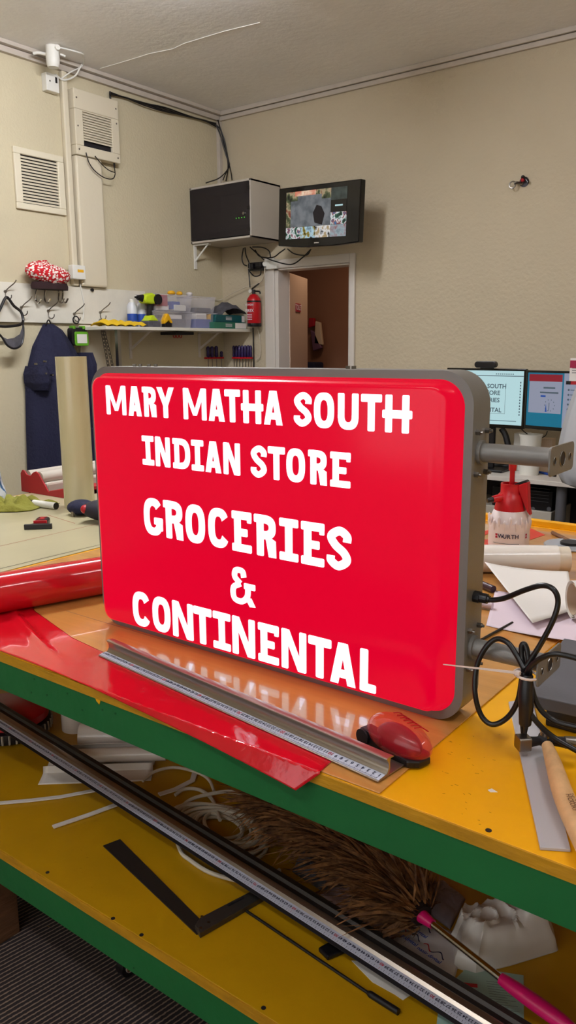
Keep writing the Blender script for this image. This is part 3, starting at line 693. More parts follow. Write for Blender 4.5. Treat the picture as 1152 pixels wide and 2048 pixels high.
# cables below the monitor and cabinet
mb = MB(); k = lambda px, py, y=4.55: P(px, py, 1, y)
for pl in ([(575, 498), (590, 508), (613, 510), (622, 498)], [(530, 515), (548, 522), (582, 529), (605, 515), (620, 500)], [(510, 500), (520, 513), (545, 515), (560, 505), (570, 498)], [(490, 495), (492, 510), (498, 525), (500, 538)], [(500, 494), (512, 505), (520, 512), (528, 520)], [(505, 494), (525, 495), (538, 502), (541, 514)], [(487, 496), (484, 515), (487, 528), (494, 532)], [(497, 538), (499, 560), (500, 575)], [(497, 540), (508, 552), (520, 550), (522, 540)]):
    mb.tube([k(x, y) for x, y in pl], .0045, 6)
tag(obj('monitor_cables', mb, 'rubber', smooth=True), 'tangled black cables hanging between cabinet, monitor and sockets', 'cable')
mb = MB(); mb.box(k(492, 525).x, k(524, 525).x, 4.58, D-.001, k(500, 541).z, k(500, 524).z)
mb.box(k(495, 525).x, k(505, 525).x, 4.55, 4.58, k(500, 537).z, k(500, 526).z); mb.box(k(509, 525).x, k(520, 525).x, 4.555, 4.58, k(500, 536).z, k(500, 525).z)
tag(obj('black_adaptors', mb, 'black', bevel=.006), 'black plug adaptors in a socket bar above the fire extinguisher', 'plug')
mb = MB(); mb.box(k(524, 520).x, k(546, 520).x, 4.59, D-.023, k(524, 538).z, k(524, 519).z); mb.cyl(k(530, 528, 4.58), k(530, 528, 4.595), .018)
tag(obj('white_socket', mb, 'white', bevel=.004), 'white socket with plug at the top left corner of the door frame', 'socket')
mb = MB(); mb.tube([k(530, 535), k(528, 550), k(520, 565, 4.6), k(490, 575, 4.6), k(462, 588, 4.6), P(440, 600, 0, XL+.02), P(420, 598, 0, XL+.01)], .003, 6)
mb.tube([k(515, 655, 4.62), k(520, 680, 4.62), k(520, 712, 4.62), k(512, 720, 4.62)], .003, 6)
tag(obj('thin_white_cable', mb, 'wcable', smooth=True), 'thin pale cable sagging from the white socket to the corner', 'cable')
mb = MB(); mb.tube([k(506, 655, 4.62), k(507, 690, 4.62), k(508, 760, 4.62)], .005, 6)
tag(obj('drop_cable', mb, 'rubber'), 'black cable running down the wall below the fire extinguisher', 'cable')
# fire extinguisher
ey = D-.065; ea = P(495, 640, 1, ey).x; eb = P(522, 640, 1, ey).x; ec = (ea+eb)/2; er = 14*DEP((ec, ey, 1.7))/F; ez0 = P(508, 653, 1, ey).z; ez1 = P(508, 588, 1, ey).z
g = thing('fire_extinguisher', 'red fire extinguisher mounted on the wall left of the door', 'fire extinguisher', (ec, ey, ez0))
H_ = ez1-ez0
mb = MB(); mb.lathe([(er*.9, 0), (er, .006), (er, H_*.78), (er*.93, H_*.86), (er*.6, H_*.96), (er*.3, H_)], (ec, ey, ez0)); obj('cylinder', mb, 'redp', g, smooth=True)
obj('base_band', MB().lathe([(er*1.01, .0), (er*1.03, .002), (er*1.02, .022)], (ec, ey, ez0)), 'black', g, smooth=True)
obj('strap', MB().lathe([(er*1.03, H_*.74), (er*1.03, H_*.79)], (ec, ey, ez0)), 'black', g, smooth=True)
mb = MB(); mb.cyl((ec, ey, ez1), (ec, ey, ez1+.03), .012); mb.prism([(ec-.02, ez1+.03), (ec+.045, ez1+.065), (ec+.05, ez1+.072), (ec-.01, ez1+.042)], ey-.008, ey+.008, 1); mb.tube([(ec+.01, ey, ez1+.02), (ec+.05, ey, ez1+.015), (ec+.06, ey, ez1+.0)], .006, 8)
obj('valve_lever', mb, 'black', g)
obj('gauge', MB().cyl((ec-.02, ey-.02, ez1+.02), (ec-.02, ey-.005, ez1+.02), .013), 'white', g)
mb = MB()
for k2, (zz, s3, tx) in enumerate(((H_*.66, .018, 'POWDER'), (H_*.48, .03, 'FIREX'))): mb.text(tx, TM((ec, ey-er-.001, ez0+zz), rx=PI/2), s3)
for k2 in range(4): mb.box(ec-er*.45, ec+er*.45, ey-er-.001, ey-er-.0005, ez0+H_*.36-k2*.012, ez0+H_*.36-k2*.012+.004)
obj('label_print', mb, 'pink', g)
# things in the hall
q = P(628, 620, 1, D+1.35)
g = thing('hanging_aprons', 'pale and red clothes hanging on the far wall through the door', 'clothes', q)
def hy(px, py): return P(px, py, 1, D+1.38)
for nm, pl, mm in (('red_cloth', [(617, 636), (628, 636), (629, 652), (616, 656)], 'redpaint'), ('pale_cloth', [(630, 642), (640, 645), (645, 690), (628, 688)], 'paperback'), ('purple_cloth', [(620, 660), (630, 665), (643, 696), (625, 702)], mat('mauve_cloth', '#6a4860', .9))):
    mb = MB(); q4 = [hy(*p) for p in pl]; mb.add([p for p in q4]+[p+Vector((0, .03, 0)) for p in q4], [(0, 1, 2, 3), (4, 5, 6, 7), (0, 1, 5, 4), (1, 2, 6, 5), (2, 3, 7, 6), (3, 0, 4, 7)]); obj(nm, mb, mm, g, bevel=.008)
mb = MB(); a = hy(615, 655); b = hy(625, 735); mb.prism([(a.x-.05, a.z), (a.x+.03, a.z), (b.x-.0, b.z), (b.x, 0), (a.x-.05, 0)], D+1.2, D+1.26, 1)
mb.box(a.x-.1, P(642, 725, 1, D+1.2).x, D+1.1, D+1.25, hy(0, 735).z, hy(630, 723).z)
tag(obj('dark_trolley', mb, 'navy', bevel=.02), 'dark blue cleaning trolley partly hidden behind the open door', 'trolley')
# wall stub with hook on the back wall
q = P(1045, 368, 1, D)
g = thing('wall_stub', 'cut cable stub with a metal ring poking out of the back wall', 'cable stub', q)
obj('hole', MB().cyl(q+Vector((.01, 0, .01)), q+Vector((.01, -.003, .01)), .028, seg=16), 'grey_f', g)
mb = MB(); mb.tube([q+Vector((0, -.005, 0)), q+Vector((-.02, -.03, .005)), q+Vector((-.035, -.035, .0))], .008, 8); mb.tube([q+Vector((-.045+.018*math.cos(t), -.035, -.004+.018*math.sin(t))) for t in [i*PI/5 for i in range(11)]], .004, 6)
obj('metal_ring', mb, 'steel', g, smooth=True)
mb = MB(); mb.tube([q+Vector((0, -.005, .01)), q+Vector((.01, -.03, .035)), q+Vector((.025, -.02, .02)), q+Vector((.04, -.02, .0))], .007, 8); obj('black_tail', mb, 'black', g, smooth=True)
mb = MB(); mb.ell(q+Vector((.008, -.02, .018)), .012, .012, .012, 12, 8); obj('red_core', mb, 'redpaint', g)


# ------------------------------------------------------------ workbench
FY = .862; TX0, TX1, TY1 = -2.92, 1.3, 2.65
wb = thing('workbench', 'large yellow-topped workbench with green front boards and a lower shelf', 'workbench', (-.8, 1.75, 0))
obj('tabletop', B(TX0, TX1, FY+.003, TY1, T-.018, T), 'yellow', wb, bevel=.001)
obj('tabletop_edge', B(TX0, TX1, FY, FY+.003, T-.0185, T-.0005), 'yedge', wb)
obj('front_board', B(TX0, TX1, FY+.002, FY+.024, T-.082, T-.0185), 'green', wb, bevel=.001)
obj('back_lip', B(-1.6, TX1, TY1-.03, TY1, T, T+.02), 'yellow', wb, bevel=.002)
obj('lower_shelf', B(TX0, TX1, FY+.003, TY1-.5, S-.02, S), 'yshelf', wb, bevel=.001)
obj('lower_shelf_edge', B(TX0, TX1, FY, FY+.003, S-.02, S-.0005), 'yedge', wb)
obj('lower_front_board', B(TX0, TX1, FY+.002, FY+.024, S-.09, S-.021), 'green', wb, bevel=.001)
for x, y in ((-1.727, .90), (-2.86, 2.0), (1.1, .9), (1.1, 2.0)):
    obj('leg', B(x, x+.1, y, y+.1, 0 if x < -1 else 0, S-.0215), 'raww', wb, bevel=.003)
for x, y in ((-2.86, 2.05), (1.1, 2.05), (1.1, .95), (-2.86, .95)):
    obj('upright', B(x, x+.05, y, y+.05, S, T-.018), 'raww', wb, bevel=.002)
def screws(ps, z, ax=2, m='dsteel', r=.0042, par=wb):
    for px, py in ps:
        mb = MB()
        if ax == 2: p = P(px, py, 2, z); mb.cyl(p, p+Vector((0, 0, .0006)), r, seg=12)
        else: p = P(px, py, 1, FY+.002); mb.cyl(p, p-Vector((0, .0006, 0)), r, seg=12)
        obj('screw_head', mb, m, par)
screws([(977, 1661)], T); screws([(95, 1745), (226, 1837), (283, 1870), (527, 2016)], S, m='blackm')
screws([(69, 1358), (63, 1385), (94, 1390), (135, 1387), (165, 1420), (205, 1420), (231, 1427), (268, 1936-0)], 0, 1, mat('dark_dent', '#0e4a22', .5), .0022)
mb = MB(); p = P(194, 1398, 1, FY+.0015); mb.prism([(p.x-.006, p.z+.006), (p.x+.004, p.z+.007), (p.x+.009, p.z-.002), (p.x+.006, p.z-.009), (p.x-.002, p.z-.004)], FY+.001, FY+.002, 1)
obj('paint_smear', mb, 'yellow', wb)
# scuffs on the yellow paint
mb = MB()
for k in range(26):
    p = P(random.uniform(880, 1000), random.uniform(1460, 1650), 2, T); a = random.uniform(-.4, .6); l = random.uniform(.001, .006)
    mb.tube([p, p+Vector((math.cos(a)*l, math.sin(a)*l, 0))], .00028, 4)
for k in range(20):
    p = P(random.uniform(30, 420), random.uniform(1690, 1900), 2, S); a = random.uniform(-.4, .9); l = random.uniform(.001, .005)
    mb.tube([p, p+Vector((math.cos(a)*l, math.sin(a)*l, 0))], .0003, 4)
obj('scuff_marks', mb, mat('scuff_brown', '#7a5408', .6), wb)
p = P(985, 1582, 2, T); mb = MB(); mb.prism([(p.x-.006, p.y-.002), (p.x-.001, p.y-.005), (p.x+.007, p.y+.001), (p.x+.001, p.y+.003), (p.x-.003, p.y+.005)], T, T+.0006, 2)
tag(obj('paper_scrap', mb, 'paper'), 'tiny torn white scrap on the yellow bench top', 'paper')
c_ = P(256, 1947, 2, 0)
cs = thing('castor', 'small castor wheel showing under the lower green board', 'castor', (c_.x, c_.y, 0))
mb = MB(); mb.cyl((c_.x-.011, c_.y, .026), (c_.x+.011, c_.y, .026), .026, seg=24); obj('tyre', mb, 'black', cs, smooth=True)
mb = MB(); mb.cyl((c_.x-.0125, c_.y, .026), (c_.x+.0125, c_.y, .026), .015, seg=20); obj('hub', mb, 'cabg', cs, smooth=True)
mb = MB(); mb.box(c_.x-.016, c_.x-.013, c_.y-.012, c_.y+.012, .02, .06); mb.box(c_.x+.013, c_.x+.016, c_.y-.012, c_.y+.012, .02, .06); mb.box(c_.x-.02, c_.x+.02, c_.y-.02, c_.y+.02, .058, .063); mb.box(c_.x-.02, c_.x+.02, c_.y-.02, c_.y+.02, .06, S-.0205)
obj('fork', mb, 'raww', cs)

# boards on the bench
BD = .0028
tag(obj('acrylic_board', B(-1.90, -.505, FY+.004, 2.598, T+.0003, T+BD), 'wood', bevel=.0008), 'thin glossy wood-toned board lying over the bench top under the lit sign', 'board')
TB = T+BD
p0 = P(133, 1222, 2, TB); p1 = P(240, 1252, 2, TB)
mb = MB(); mb.box(p0.x, -1.1, p0.y-.0006, p0.y+.0006, TB, TB+.0002)
tag(obj('board_seam', mb, 'raww'), 'dark thin seam line across the wood-toned board behind the red sheet', 'seam')
tag(obj('cutting_mat', B(-2.90, -1.915, FY+.01, 2.62, T+.0003, T+.003), 'mat', bevel=.001), 'large cream cutting mat covering the left side of the bench', 'cutting mat')
TMt = T+.003
def marks(lst, mm, w, name, lab):
    mb = MB()
    for (a, b) in lst:
        p = P(a[0], a[1], 2, TMt); q = P(b[0], b[1], 2, TMt); dd = (q-p).normalized(); n_ = Vector((-dd.y, dd.x, 0))*w
        mb.add([p-n_, q-n_, q+n_, p+n_], [(0, 1, 2, 3)]); mb.add([p-n_+Vector((0, 0, .0003)), q-n_+Vector((0, 0, .0003)), q+n_+Vector((0, 0, .0003)), p+n_+Vector((0, 0, .0003))], [(0, 1, 2, 3)])
    return tag(obj(name, mb, mm), lab, 'line')
marks([((-60, 1152), (260, 1075))], 'dsteel', .0016, 'dark_line', 'long dark groove line along the right side of the cream mat')
marks([((-60, 1106), (230, 1040)), ((95, 1030), (150, 1047))], mat('red_line', '#9a4a34', .6), .0014, 'red_line', 'long faded red line across the middle of the cream mat')
mb = MB()
for pl in ([(1060, 1056), (1090, 1070), (1060, 1080)], [(966, 1063), (985, 1058), (985, 1064), (966, 1072)], [(966, 1080), (982, 1078), (982, 1095), (966, 1098)]):
    q4 = [P(x, y, 2, TB+.0002) for x, y in pl]; mb.add(q4+[p+Vector((0, 0, .0006)) for p in q4], [tuple(range(len(q4))), tuple(range(len(q4), 2*len(q4)))]+[(i, (i+1) % len(q4), len(q4)+(i+1) % len(q4), len(q4)+i) for i in range(len(q4))])
tag(obj('red_stickers', mb, mat('sticker_red', '#c8301e', .4)), 'flat red arrow-shaped vinyl pieces on the bench behind the spray bottle', 'sticker')

# ------------------------------------------------------------ the lit sign
sg = thing('lightbox_sign', 'lit red projecting sign box with white lettering standing on the bench', 'sign', (-.934, 1.14, TB))
X0, X1, Z0, Z1, Y0, Y1 = -1.368, -.500, TB, 1.415, 1.112, 1.172
mb = MB(); out = rrect(X0, X1, Z0, Z1, .052, 12); inn = rrect(X0+.014, X1-.014, Z0+.013, Z1-.013, .042, 12); n = len(out)
vs = [(a, Y0, b) for a, b in out]+[(a, Y1, b) for a, b in out]+[(a, Y0, b) for a, b in inn]+[(a, Y0+.02, b) for a, b in inn]
fs = []
for i in range(n):
    k = (i+1) % n; fs += [(i, k, n+k, n+i), (i, 2*n+i, 2*n+k, k), (2*n+i, 3*n+i, 3*n+k, 2*n+k)]
fs.append(tuple(range(n, 2*n)))
mb.add(vs, fs); obj('sign_case', mb, 'alu', sg, smooth=True, angle=30)
# domed acrylic face
mb = MB(); rings = [(rrect(X0+.0142, X1-.0142, Z0+.0132, Z1-.0132, .042, 12), Y0+.012), (rrect(X0+.0142, X1-.0142, Z0+.0132, Z1-.0132, .042, 12), Y0-.001),
    (rrect(X0+.018, X1-.020, Z0+.016, Z1-.018, .04, 12), Y0-.005), (rrect(X0+.026, X1-.034, Z0+.018, Z1-.021, .024, 12), Y0-.018), (rrect(X0+.031, X1-.044, Z0+.021, Z1-.0245, .021, 12), Y0-.0215), (rrect(X0+.036, X1-.052, Z0+.025, Z1-.029, .019, 12), Y0-.022)]
vs = [];
for pl, y in rings: vs += [(a, y, b) for a, b in pl]
fs = [(r*n+i, r*n+(i+1) % n, (r+1)*n+(i+1) % n, (r+1)*n+i) for r in range(len(rings)-1) for i in range(n)]
fs.append(tuple(range((len(rings)-1)*n, len(rings)*n)))
mb.add(vs, fs); obj('face_panel', mb, 'face', sg, smooth=True, angle=50)
YF_ = Y0-.022
# hand drawn display letters
def ribbon(mb, pts, wv, wh=None, y=YF_, n=8):
    """thick stroke through 2D points"""
    wh = wh or wv
    q = []
    if len(pts) > 2:
        e = [(2*pts[0][0]-pts[1][0], 2*pts[0][1]-pts[1][1])]+list(pts)+[(2*pts[-1][0]-pts[-2][0], 2*pts[-1][1]-pts[-2][1])]
        for i in range(1, len(e)-2):
            for k in range(n):
                t = k/n; q.append(tuple(.5*((2*e[i][c])+(e[i+1][c]-e[i-1][c])*t+(2*e[i-1][c]-5*e[i][c]+4*e[i+1][c]-e[i+2][c])*t*t+(3*e[i][c]-e[i-1][c]-3*e[i+1][c]+e[i+2][c])*t**3) for c in (0, 1)))
        q.append(pts[-1])
    else: q = list(pts)
    L_ = []; R_ = []
    for i in range(len(q)):
        a = q[max(i-1, 0)]; b = q[min(i+1, len(q)-1)]; dx, dz = b[0]-a[0], b[1]-a[1]; l = math.hypot(dx, dz) or 1; dx /= l; dz /= l
        w = math.sqrt((wv*dz)**2+(wh*dx)**2)/2
        L_.append((q[i][0]-dz*w, q[i][1]+dx*w)); R_.append((q[i][0]+dz*w, q[i][1]-dx*w))
    for i in range(len(q)-1): mb.prism([L_[i], R_[i], R_[i+1], L_[i+1]], y-.0012, y+.0005, 1)
def rr(mb, x0, x1, z0, z1, y=YF_): mb.prism(rrect(min(x0, x1), max(x0, x1), z0, z1, min(abs(x1-x0), z1-z0)*.16, 3), y-.0012, y+.0005, 1)
def quad(mb, *p): mb.prism(list(p), YF_-.0012, YF_+.0005, 1)
def ring(mb, cx, cz, rx, rz, t, a0=0, a1=360, p=2.6, n=40):
    def pt(a, k):
        c, s = math.cos(a), math.sin(a); ax, az = rx-k*t, rz-k*t
        return (cx+math.copysign(abs(c)**(2/p), c)*ax, cz+math.copysign(abs(s)**(2/p), s)*az)
    A = [math.radians(a0+(a1-a0)*i/n) for i in range(n+1)]
    for i in range(n): mb.prism([pt(A[i], 0), pt(A[i+1], 0), pt(A[i+1], 1), pt(A[i], 1)], YF_-.0012, YF_+.0005, 1)
def letter(mb, ch, x, z, W, H):
    t = H*.208; s = H*.195; e = .06*W
    if ch == 'I': rr(mb, x+W/2-t/2, x+W/2+t/2, z+s*.5, z+H-s*.5); rr(mb, x, x+W, z, z+s); rr(mb, x, x+W, z+H-s, z+H)
    elif ch == 'N':
        rr(mb, x, x+t*.95, z, z+H); rr(mb, x+W-t*.95, x+W, z, z+H); quad(mb, (x+.1*t, z+H), (x+t*1.1, z+H), (x+W-t*.15, z), (x+W-t*1.15, z))
    elif ch == 'M':
        rr(mb, x, x+t*.92, z, z+H); rr(mb, x+W-t*.92, x+W, z, z+H); c = x+W/2
        quad(mb, (x+.1*t, z+H), (x+t*1.05, z+H), (c+t*.38, z+H*.14), (c-t*.38, z+H*.14)); quad(mb, (x+W-t*1.05, z+H), (x+W-.1*t, z+H), (c+t*.38, z+H*.14), (c-t*.38, z+H*.14))
    elif ch == 'A':
        c = x+W/2; quad(mb, (x, z), (x+t*1.05, z), (c+t*.35, z+H), (c-t*.62, z+H)); quad(mb, (x+W-t*1.05, z), (x+W, z), (c+t*.62, z+H), (c-t*.35, z+H)); quad(mb, (x+W*.2, z+H*.16), (x+W*.8, z+H*.16), (x+W*.74, z+H*.36), (x+W*.26, z+H*.36))
    elif ch == 'Y':
        c = x+W/2; quad(mb, (x, z+H), (x+t*1.1, z+H), (c+t*.5, z+H*.4), (c-t*.5, z+H*.4)); quad(mb, (x+W-t*1.1, z+H), (x+W, z+H), (c+t*.5, z+H*.4), (c-t*.5, z+H*.4)); rr(mb, c-t*.5, c+t*.5, z, z+H*.5)
    elif ch == 'T': rr(mb, x, x+W, z+H-s*1.1, z+H); rr(mb, x+W/2-t*.52, x+W/2+t*.52, z, z+H-s*.4)
    elif ch == 'L': rr(mb, x, x+t, z, z+H); rr(mb, x, x+W, z, z+s)
    elif ch == 'H': rr(mb, x+W*.1, x+W*.1+t, z, z+H); rr(mb, x+W*.9-t, x+W*.9, z, z+H); rr(mb, x, x+W, z+H*.38, z+H*.6)
    elif ch == 'E': rr(mb, x+W*.12, x+W*.12+t, z+s*.5, z+H-s*.5); rr(mb, x, x+W, z, z+s); rr(mb, x, x+W, z+H-s, z+H); rr(mb, x+W*.2, x+W*.8, z+H*.39, z+H*.58); rr(mb, x+W-t*.62, x+W, z+H-s*1.35, z+H)
    elif ch == 'O': ring(mb, x+W/2, z+H/2, W/2, H/2, min(t, W*.34))
    elif ch == 'C': ring(mb, x+W/2, z+H/2, W/2, H/2, min(t, W*.36), 32, 328)
    elif ch == 'G': ring(mb, x+W/2, z+H/2, W/2, H/2, min(t, W*.36), 38, 340); rr(mb, x+W*.55, x+W, z+H*.3, z+H*.49); rr(mb, x+W-t*.9, x+W, z+H*.14, z+H*.49)
    elif ch == 'U': rr(mb, x, x+t, z+H*.3, z+H); rr(mb, x+W-t, x+W, z+H*.3, z+H); ring(mb, x+W/2, z+H*.4, W/2, H*.4, t, 180, 360)
    elif ch == 'D': rr(mb, x+W*.1, x+W*.1+t, z+s*.3, z+H-s*.3); rr(mb, x, x+W*.5, z, z+s); rr(mb, x, x+W*.5, z+H-s, z+H); ring(mb, x+W*.45, z+H/2, W*.55, H/2, t, -90, 90)
    elif ch == 'R':
        rr(mb, x+W*.12, x+W*.12+t, z, z+H); rr(mb, x, x+W*.5, z+H-s, z+H); ring(mb, x+W*.45, z+H*.71, W*.53, H*.29, t*.95, -90, 90); rr(mb, x+W*.2, x+W*.55, z+H*.42, z+H*.42+s*.8)
        quad(mb, (x+W-t*1.05, z), (x+W, z), (x+W*.98, z+H*.4), (x+W*.5, z+H*.55)); quad(mb, (x+W-t*1.05, z), (x+W*.98, z+H*.38), (x+W*.45, z+H*.52), (x+W-t*1.15, z+H*.3))
    elif ch == 'S':
        h = t*.5; ribbon(mb, [(x+W-h*.95, z+H*.66), (x+W-h, z+H*.80), (x+W*.52, z+H-h*.98), (x+h, z+H*.76), (x+W*.34, z+H*.575), (x+W*.72, z+H*.41), (x+W-h, z+H*.24), (x+W*.48, z+h*.98), (x+h, z+H*.2), (x+h*.9, z+H*.32)], t, s)
    elif ch == '&':
        h = t*.42; ribbon(mb, [(x+W*.56, z+H*.74), (x+W*.5, z+H*.9), (x+W*.25, z+H*.9), (x+W*.2, z+H*.72), (x+W*.42, z+H*.56)], t*.85, s*.8)
        ribbon(mb, [(x+W*.42, z+H*.56), (x+W*.14, z+H*.42), (x+W*.16, z+H*.14), (x+W*.45, z+h*.95), (x+W*.68, z+H*.24), (x+W*.72, z+H*.5)], t*.85, s*.8)
        rr(mb, x+W*.56, x+W, z+H*.44, z+H*.60); quad(mb, (x+W*.6, z+H*.2), (x+W*.84, z+H*.22), (x+W, z+.0), (x+W*.78, z-.02*H))
def line(spec, zb, H, ym, ys, nm='lettering'):
    """spec: list of (char, left px, right px); ym,ys: pixel height of the line centre at x=0 and its slope"""
    mb = MB()
    for ch, a, b in spec:
        a += .5; b -= .5; xa = P(a, ym+ys*a, 1, YF_).x; xb = P(b, ym+ys*b, 1, YF_).x
        letter(mb, ch, xa, zb, xb-xa, H)
    obj(nm, mb, 'letter', sg)
line([('M', 212.5, 252.5), ('A', 256.5, 283), ('R', 284.7, 313), ('Y', 313.9, 349), ('M', 366.7, 413.3), ('A', 417.2, 449.6), ('T', 449.4, 481.1), ('H', 482.2, 527.2), ('A', 528, 565.6), ('S', 588.6, 623.3), ('O', 628, 668.9), ('U', 676, 717.8), ('T', 722, 764.2), ('H', 764.7, 825.3)], 1.3195, .0585, 787, .053)
line([('I', 284.5, 308.2), ('N', 310.9, 340.7), ('D', 345.6, 380.8), ('I', 383, 407.9), ('A', 410.6, 442.6), ('N', 446.8, 480.8), ('S', 502.2, 533.6), ('T', 536.2, 570.6), ('O', 572.9, 610.7), ('R', 616.4, 654.6), ('E', 660.4, 701.6)], 1.2235, .0585, 867, .108)
line([('G', 288, 325.8), ('R', 327.3, 366.3), ('O', 371.2, 410.6), ('C', 416.7, 458.7), ('E', 464, 503.8), ('R', 508.3, 553), ('I', 558.8, 597.3), ('E', 602.3, 649.3), ('S', 654.6, 702.4)], 1.081, .0763, 979, .175)
line([('&', 460.3, 511.3)], .979, .072, 1175, 0, 'ampersand')
line([('C', 266, 301.5), ('O', 305.4, 341.6), ('N', 345.5, 387.3), ('T', 387.8, 424.5), ('I', 426.5, 462), ('N', 464.9, 510.8), ('E', 516.5, 558.3), ('N', 563.2, 613.3), ('T', 616.7, 663.4), ('A', 660.6, 712.1), ('L', 719.9, 753.1)], .8775, .0755, 1146, .272)
# fixings and mounting arms
for (ya, za) in ((1.142, 1.292), (1.142, .979)):
    xe = -.378
    mb = MB(); mb.cyl((X1, ya, za), (xe, ya, za), .0145, seg=32); mb.cyl((X1, ya, za), (X1+.006, ya, za), .019, seg=32)
    arm = obj('mounting_arm', mb, 'alu', sg, smooth=True)
    mb = MB(); pl = rrect(ya-.05, ya+.05, za-.021, za+.021, .008, 4)
    holes = [(ya-.032, .0055), (ya, .011), (ya+.032, .0055)]
    mb.prism(pl, xe, xe+.003, 0); obj('end_plate', mb, 'alu', arm, bevel=.0008)
    mb = MB()
    for hy_, hr in holes: mb.cyl((xe+.0028, hy_, za), (xe+.0033, hy_, za), hr, seg=20)
    obj('plate_hole', mb, 'blackm', arm)
    mb = MB()
    for hy_, hr in holes:
        mb.tube([(xe+.0035, hy_+hr*math.cos(t), za+hr*math.sin(t)) for t in [i*PI/8 for i in range(17)]], .0007, 6, n=1)
    obj('hole_rim', mb, 'steel', arm)
for zc in (1.292, .979):
    for dy in (-.017, .017):
        for dz in (-.032, .032):
            mb = MB(); c_ = (X1, 1.142+dy, zc+dz); mb.cyl(c_, (X1+.007, c_[1], c_[2]), .0045, seg=6); mb.cyl((X1+.007, c_[1], c_[2]), (X1+.011, c_[1], c_[2]), .0025, seg=8); obj('side_nut', mb, 'steel', sg)
for px in (300, 315, 338, 356, 820, 833):
    mb = MB(); x = P(px, 732, 2, Z1).x; mb.cyl((x, 1.142, Z1), (x, 1.142, Z1+.005), .004, seg=6); obj('top_nut', mb, 'steel', sg)
gz = P(945, 1195, 0, X1).z; gy = 1.142
mb = MB(); mb.cyl((X1, gy, gz), (X1+.01, gy, gz), .0095, seg=10); mb.cyl((X1+.01, gy, gz), (X1+.022, gy, gz), .008, seg=16); mb.cyl((X1+.022, gy, gz), (X1+.026, gy, gz), .0055, seg=16)
obj('cable_gland', mb, 'black', sg)
# power lead
pc = thing('power_cable', 'black power lead looped and tied beside the sign arms', 'cable', (-.4, 1.1, TB))
K = lambda px, py, y: P(px, py, 1, y)
mb = MB(); R_ = .0042
mb.tube([(X1+.02, gy, gz), K(985, 1200, gy), K(1010, 1196, gy-.002), K(1050, 1180, gy-.01), K(1085, 1171, gy-.015), K(1108, 1180, gy-.02), K(1116, 1205, gy-.02), K(1105, 1243, gy-.025), K(1080, 1290, gy-.03), K(1058, 1325, gy-.035), K(1046, 1345, gy-.038), K(1036, 1400, gy-.04), K(1015, 1435, gy-.04), K(985, 1449, gy-.045), K(962, 1430, gy-.045), K(950, 1385, gy-.045), K(953, 1335, gy-.035), K(970, 1297, gy-.028), K(992, 1278, gy-.022), K(1015, 1285, gy-.025), K(1032, 1308, gy-.03), K(1048, 1338, gy-.04)], R_, 10)
mb.tube([K(1050, 1350, gy-.036), K(1044, 1315, gy-.03), K(1043, 1294, gy-.028), K(1048, 1288, gy-.027), K(1054, 1300, gy-.028), K(1058, 1330, gy-.035), K(1062, 1370, gy-.04), K(1078, 1415, gy-.04), K(1110, 1442, gy-.035), K(1165, 1457, gy-.03)], R_, 10)
mb.tube([K(1052, 1350, gy-.046), K(1062, 1332, gy-.05), K(1085, 1315, gy-.055), K(1115, 1308, gy-.055), K(1175, 1322, gy-.05)], R_, 10)
mb.tube([K(1048, 1345, gy-.05), K(1046, 1385, gy-.055), K(1052, 1410, gy-.055), K(1070, 1440, gy-.055), K(1105, 1473, gy-.045), K(1165, 1508, gy-.04)], R_, 10)
obj('flex', mb, 'rubber', pc, smooth=True)
mb = MB(); mb.tube([K(1054, 1350, gy-.05), K(1052, 1385, gy-.055), K(1052, 1415, gy-.057), K(1050, 1448, gy-.055)], lambda t: .009+.002*math.sin(t*PI), 12); obj('inline_connector', mb, 'black', pc, smooth=True)
mb = MB(); mb.tube([K(1042, 1345, gy-.045), K(1040, 1380, gy-.05), K(1042, 1440, gy-.052), K(1046, 1482, gy-.05)], .0022, 6); mb.tube([K(1052, 1445, gy-.055), K(1048, 1482, gy-.05)], lambda t: .005-.0035*t, 8)
obj('bare_tail', mb, 'dsteel', pc, smooth=True)
zt = thing('zip_tie', 'long pale nylon zip tie pinching the black power lead together', 'cable tie', K(1050, 1348, gy-.06))
mb = MB(); a = K(886, 1329, gy-.075); b = K(1035, 1346, gy-.062); dv = (b-a); 
mb.add([a+Vector((0, 0, -.0006)), b+Vector((0, 0, -.0022)), b+Vector((0, 0, .0022)), a+Vector((0, 0, .0006)), a+Vector((0, .0012, -.0006)), b+Vector((0, .0012, -.0022)), b+Vector((0, .0012, .0022)), a+Vector((0, .0012, .0006))], [(0, 1, 2, 3), (7, 6, 5, 4), (0, 4, 5, 1), (3, 2, 6, 7), (0, 3, 7, 4), (1, 5, 6, 2)])
c_ = K(1052, 1349, gy-.045)
mb.tube([c_+Vector((.017*math.cos(t), .017*math.sin(t), -.002*math.cos(t))) for t in [i*PI/8 for i in range(17)]], .0021, 6, n=1)
obj('strap', mb, 'ziptie', zt)
mb = MB(); mb.box(b.x-.003, b.x+.004, b.y-.003, b.y+.004, b.z-.0035, b.z+.0035); obj('locking_head', mb, 'ziptie', zt, bevel=.001)

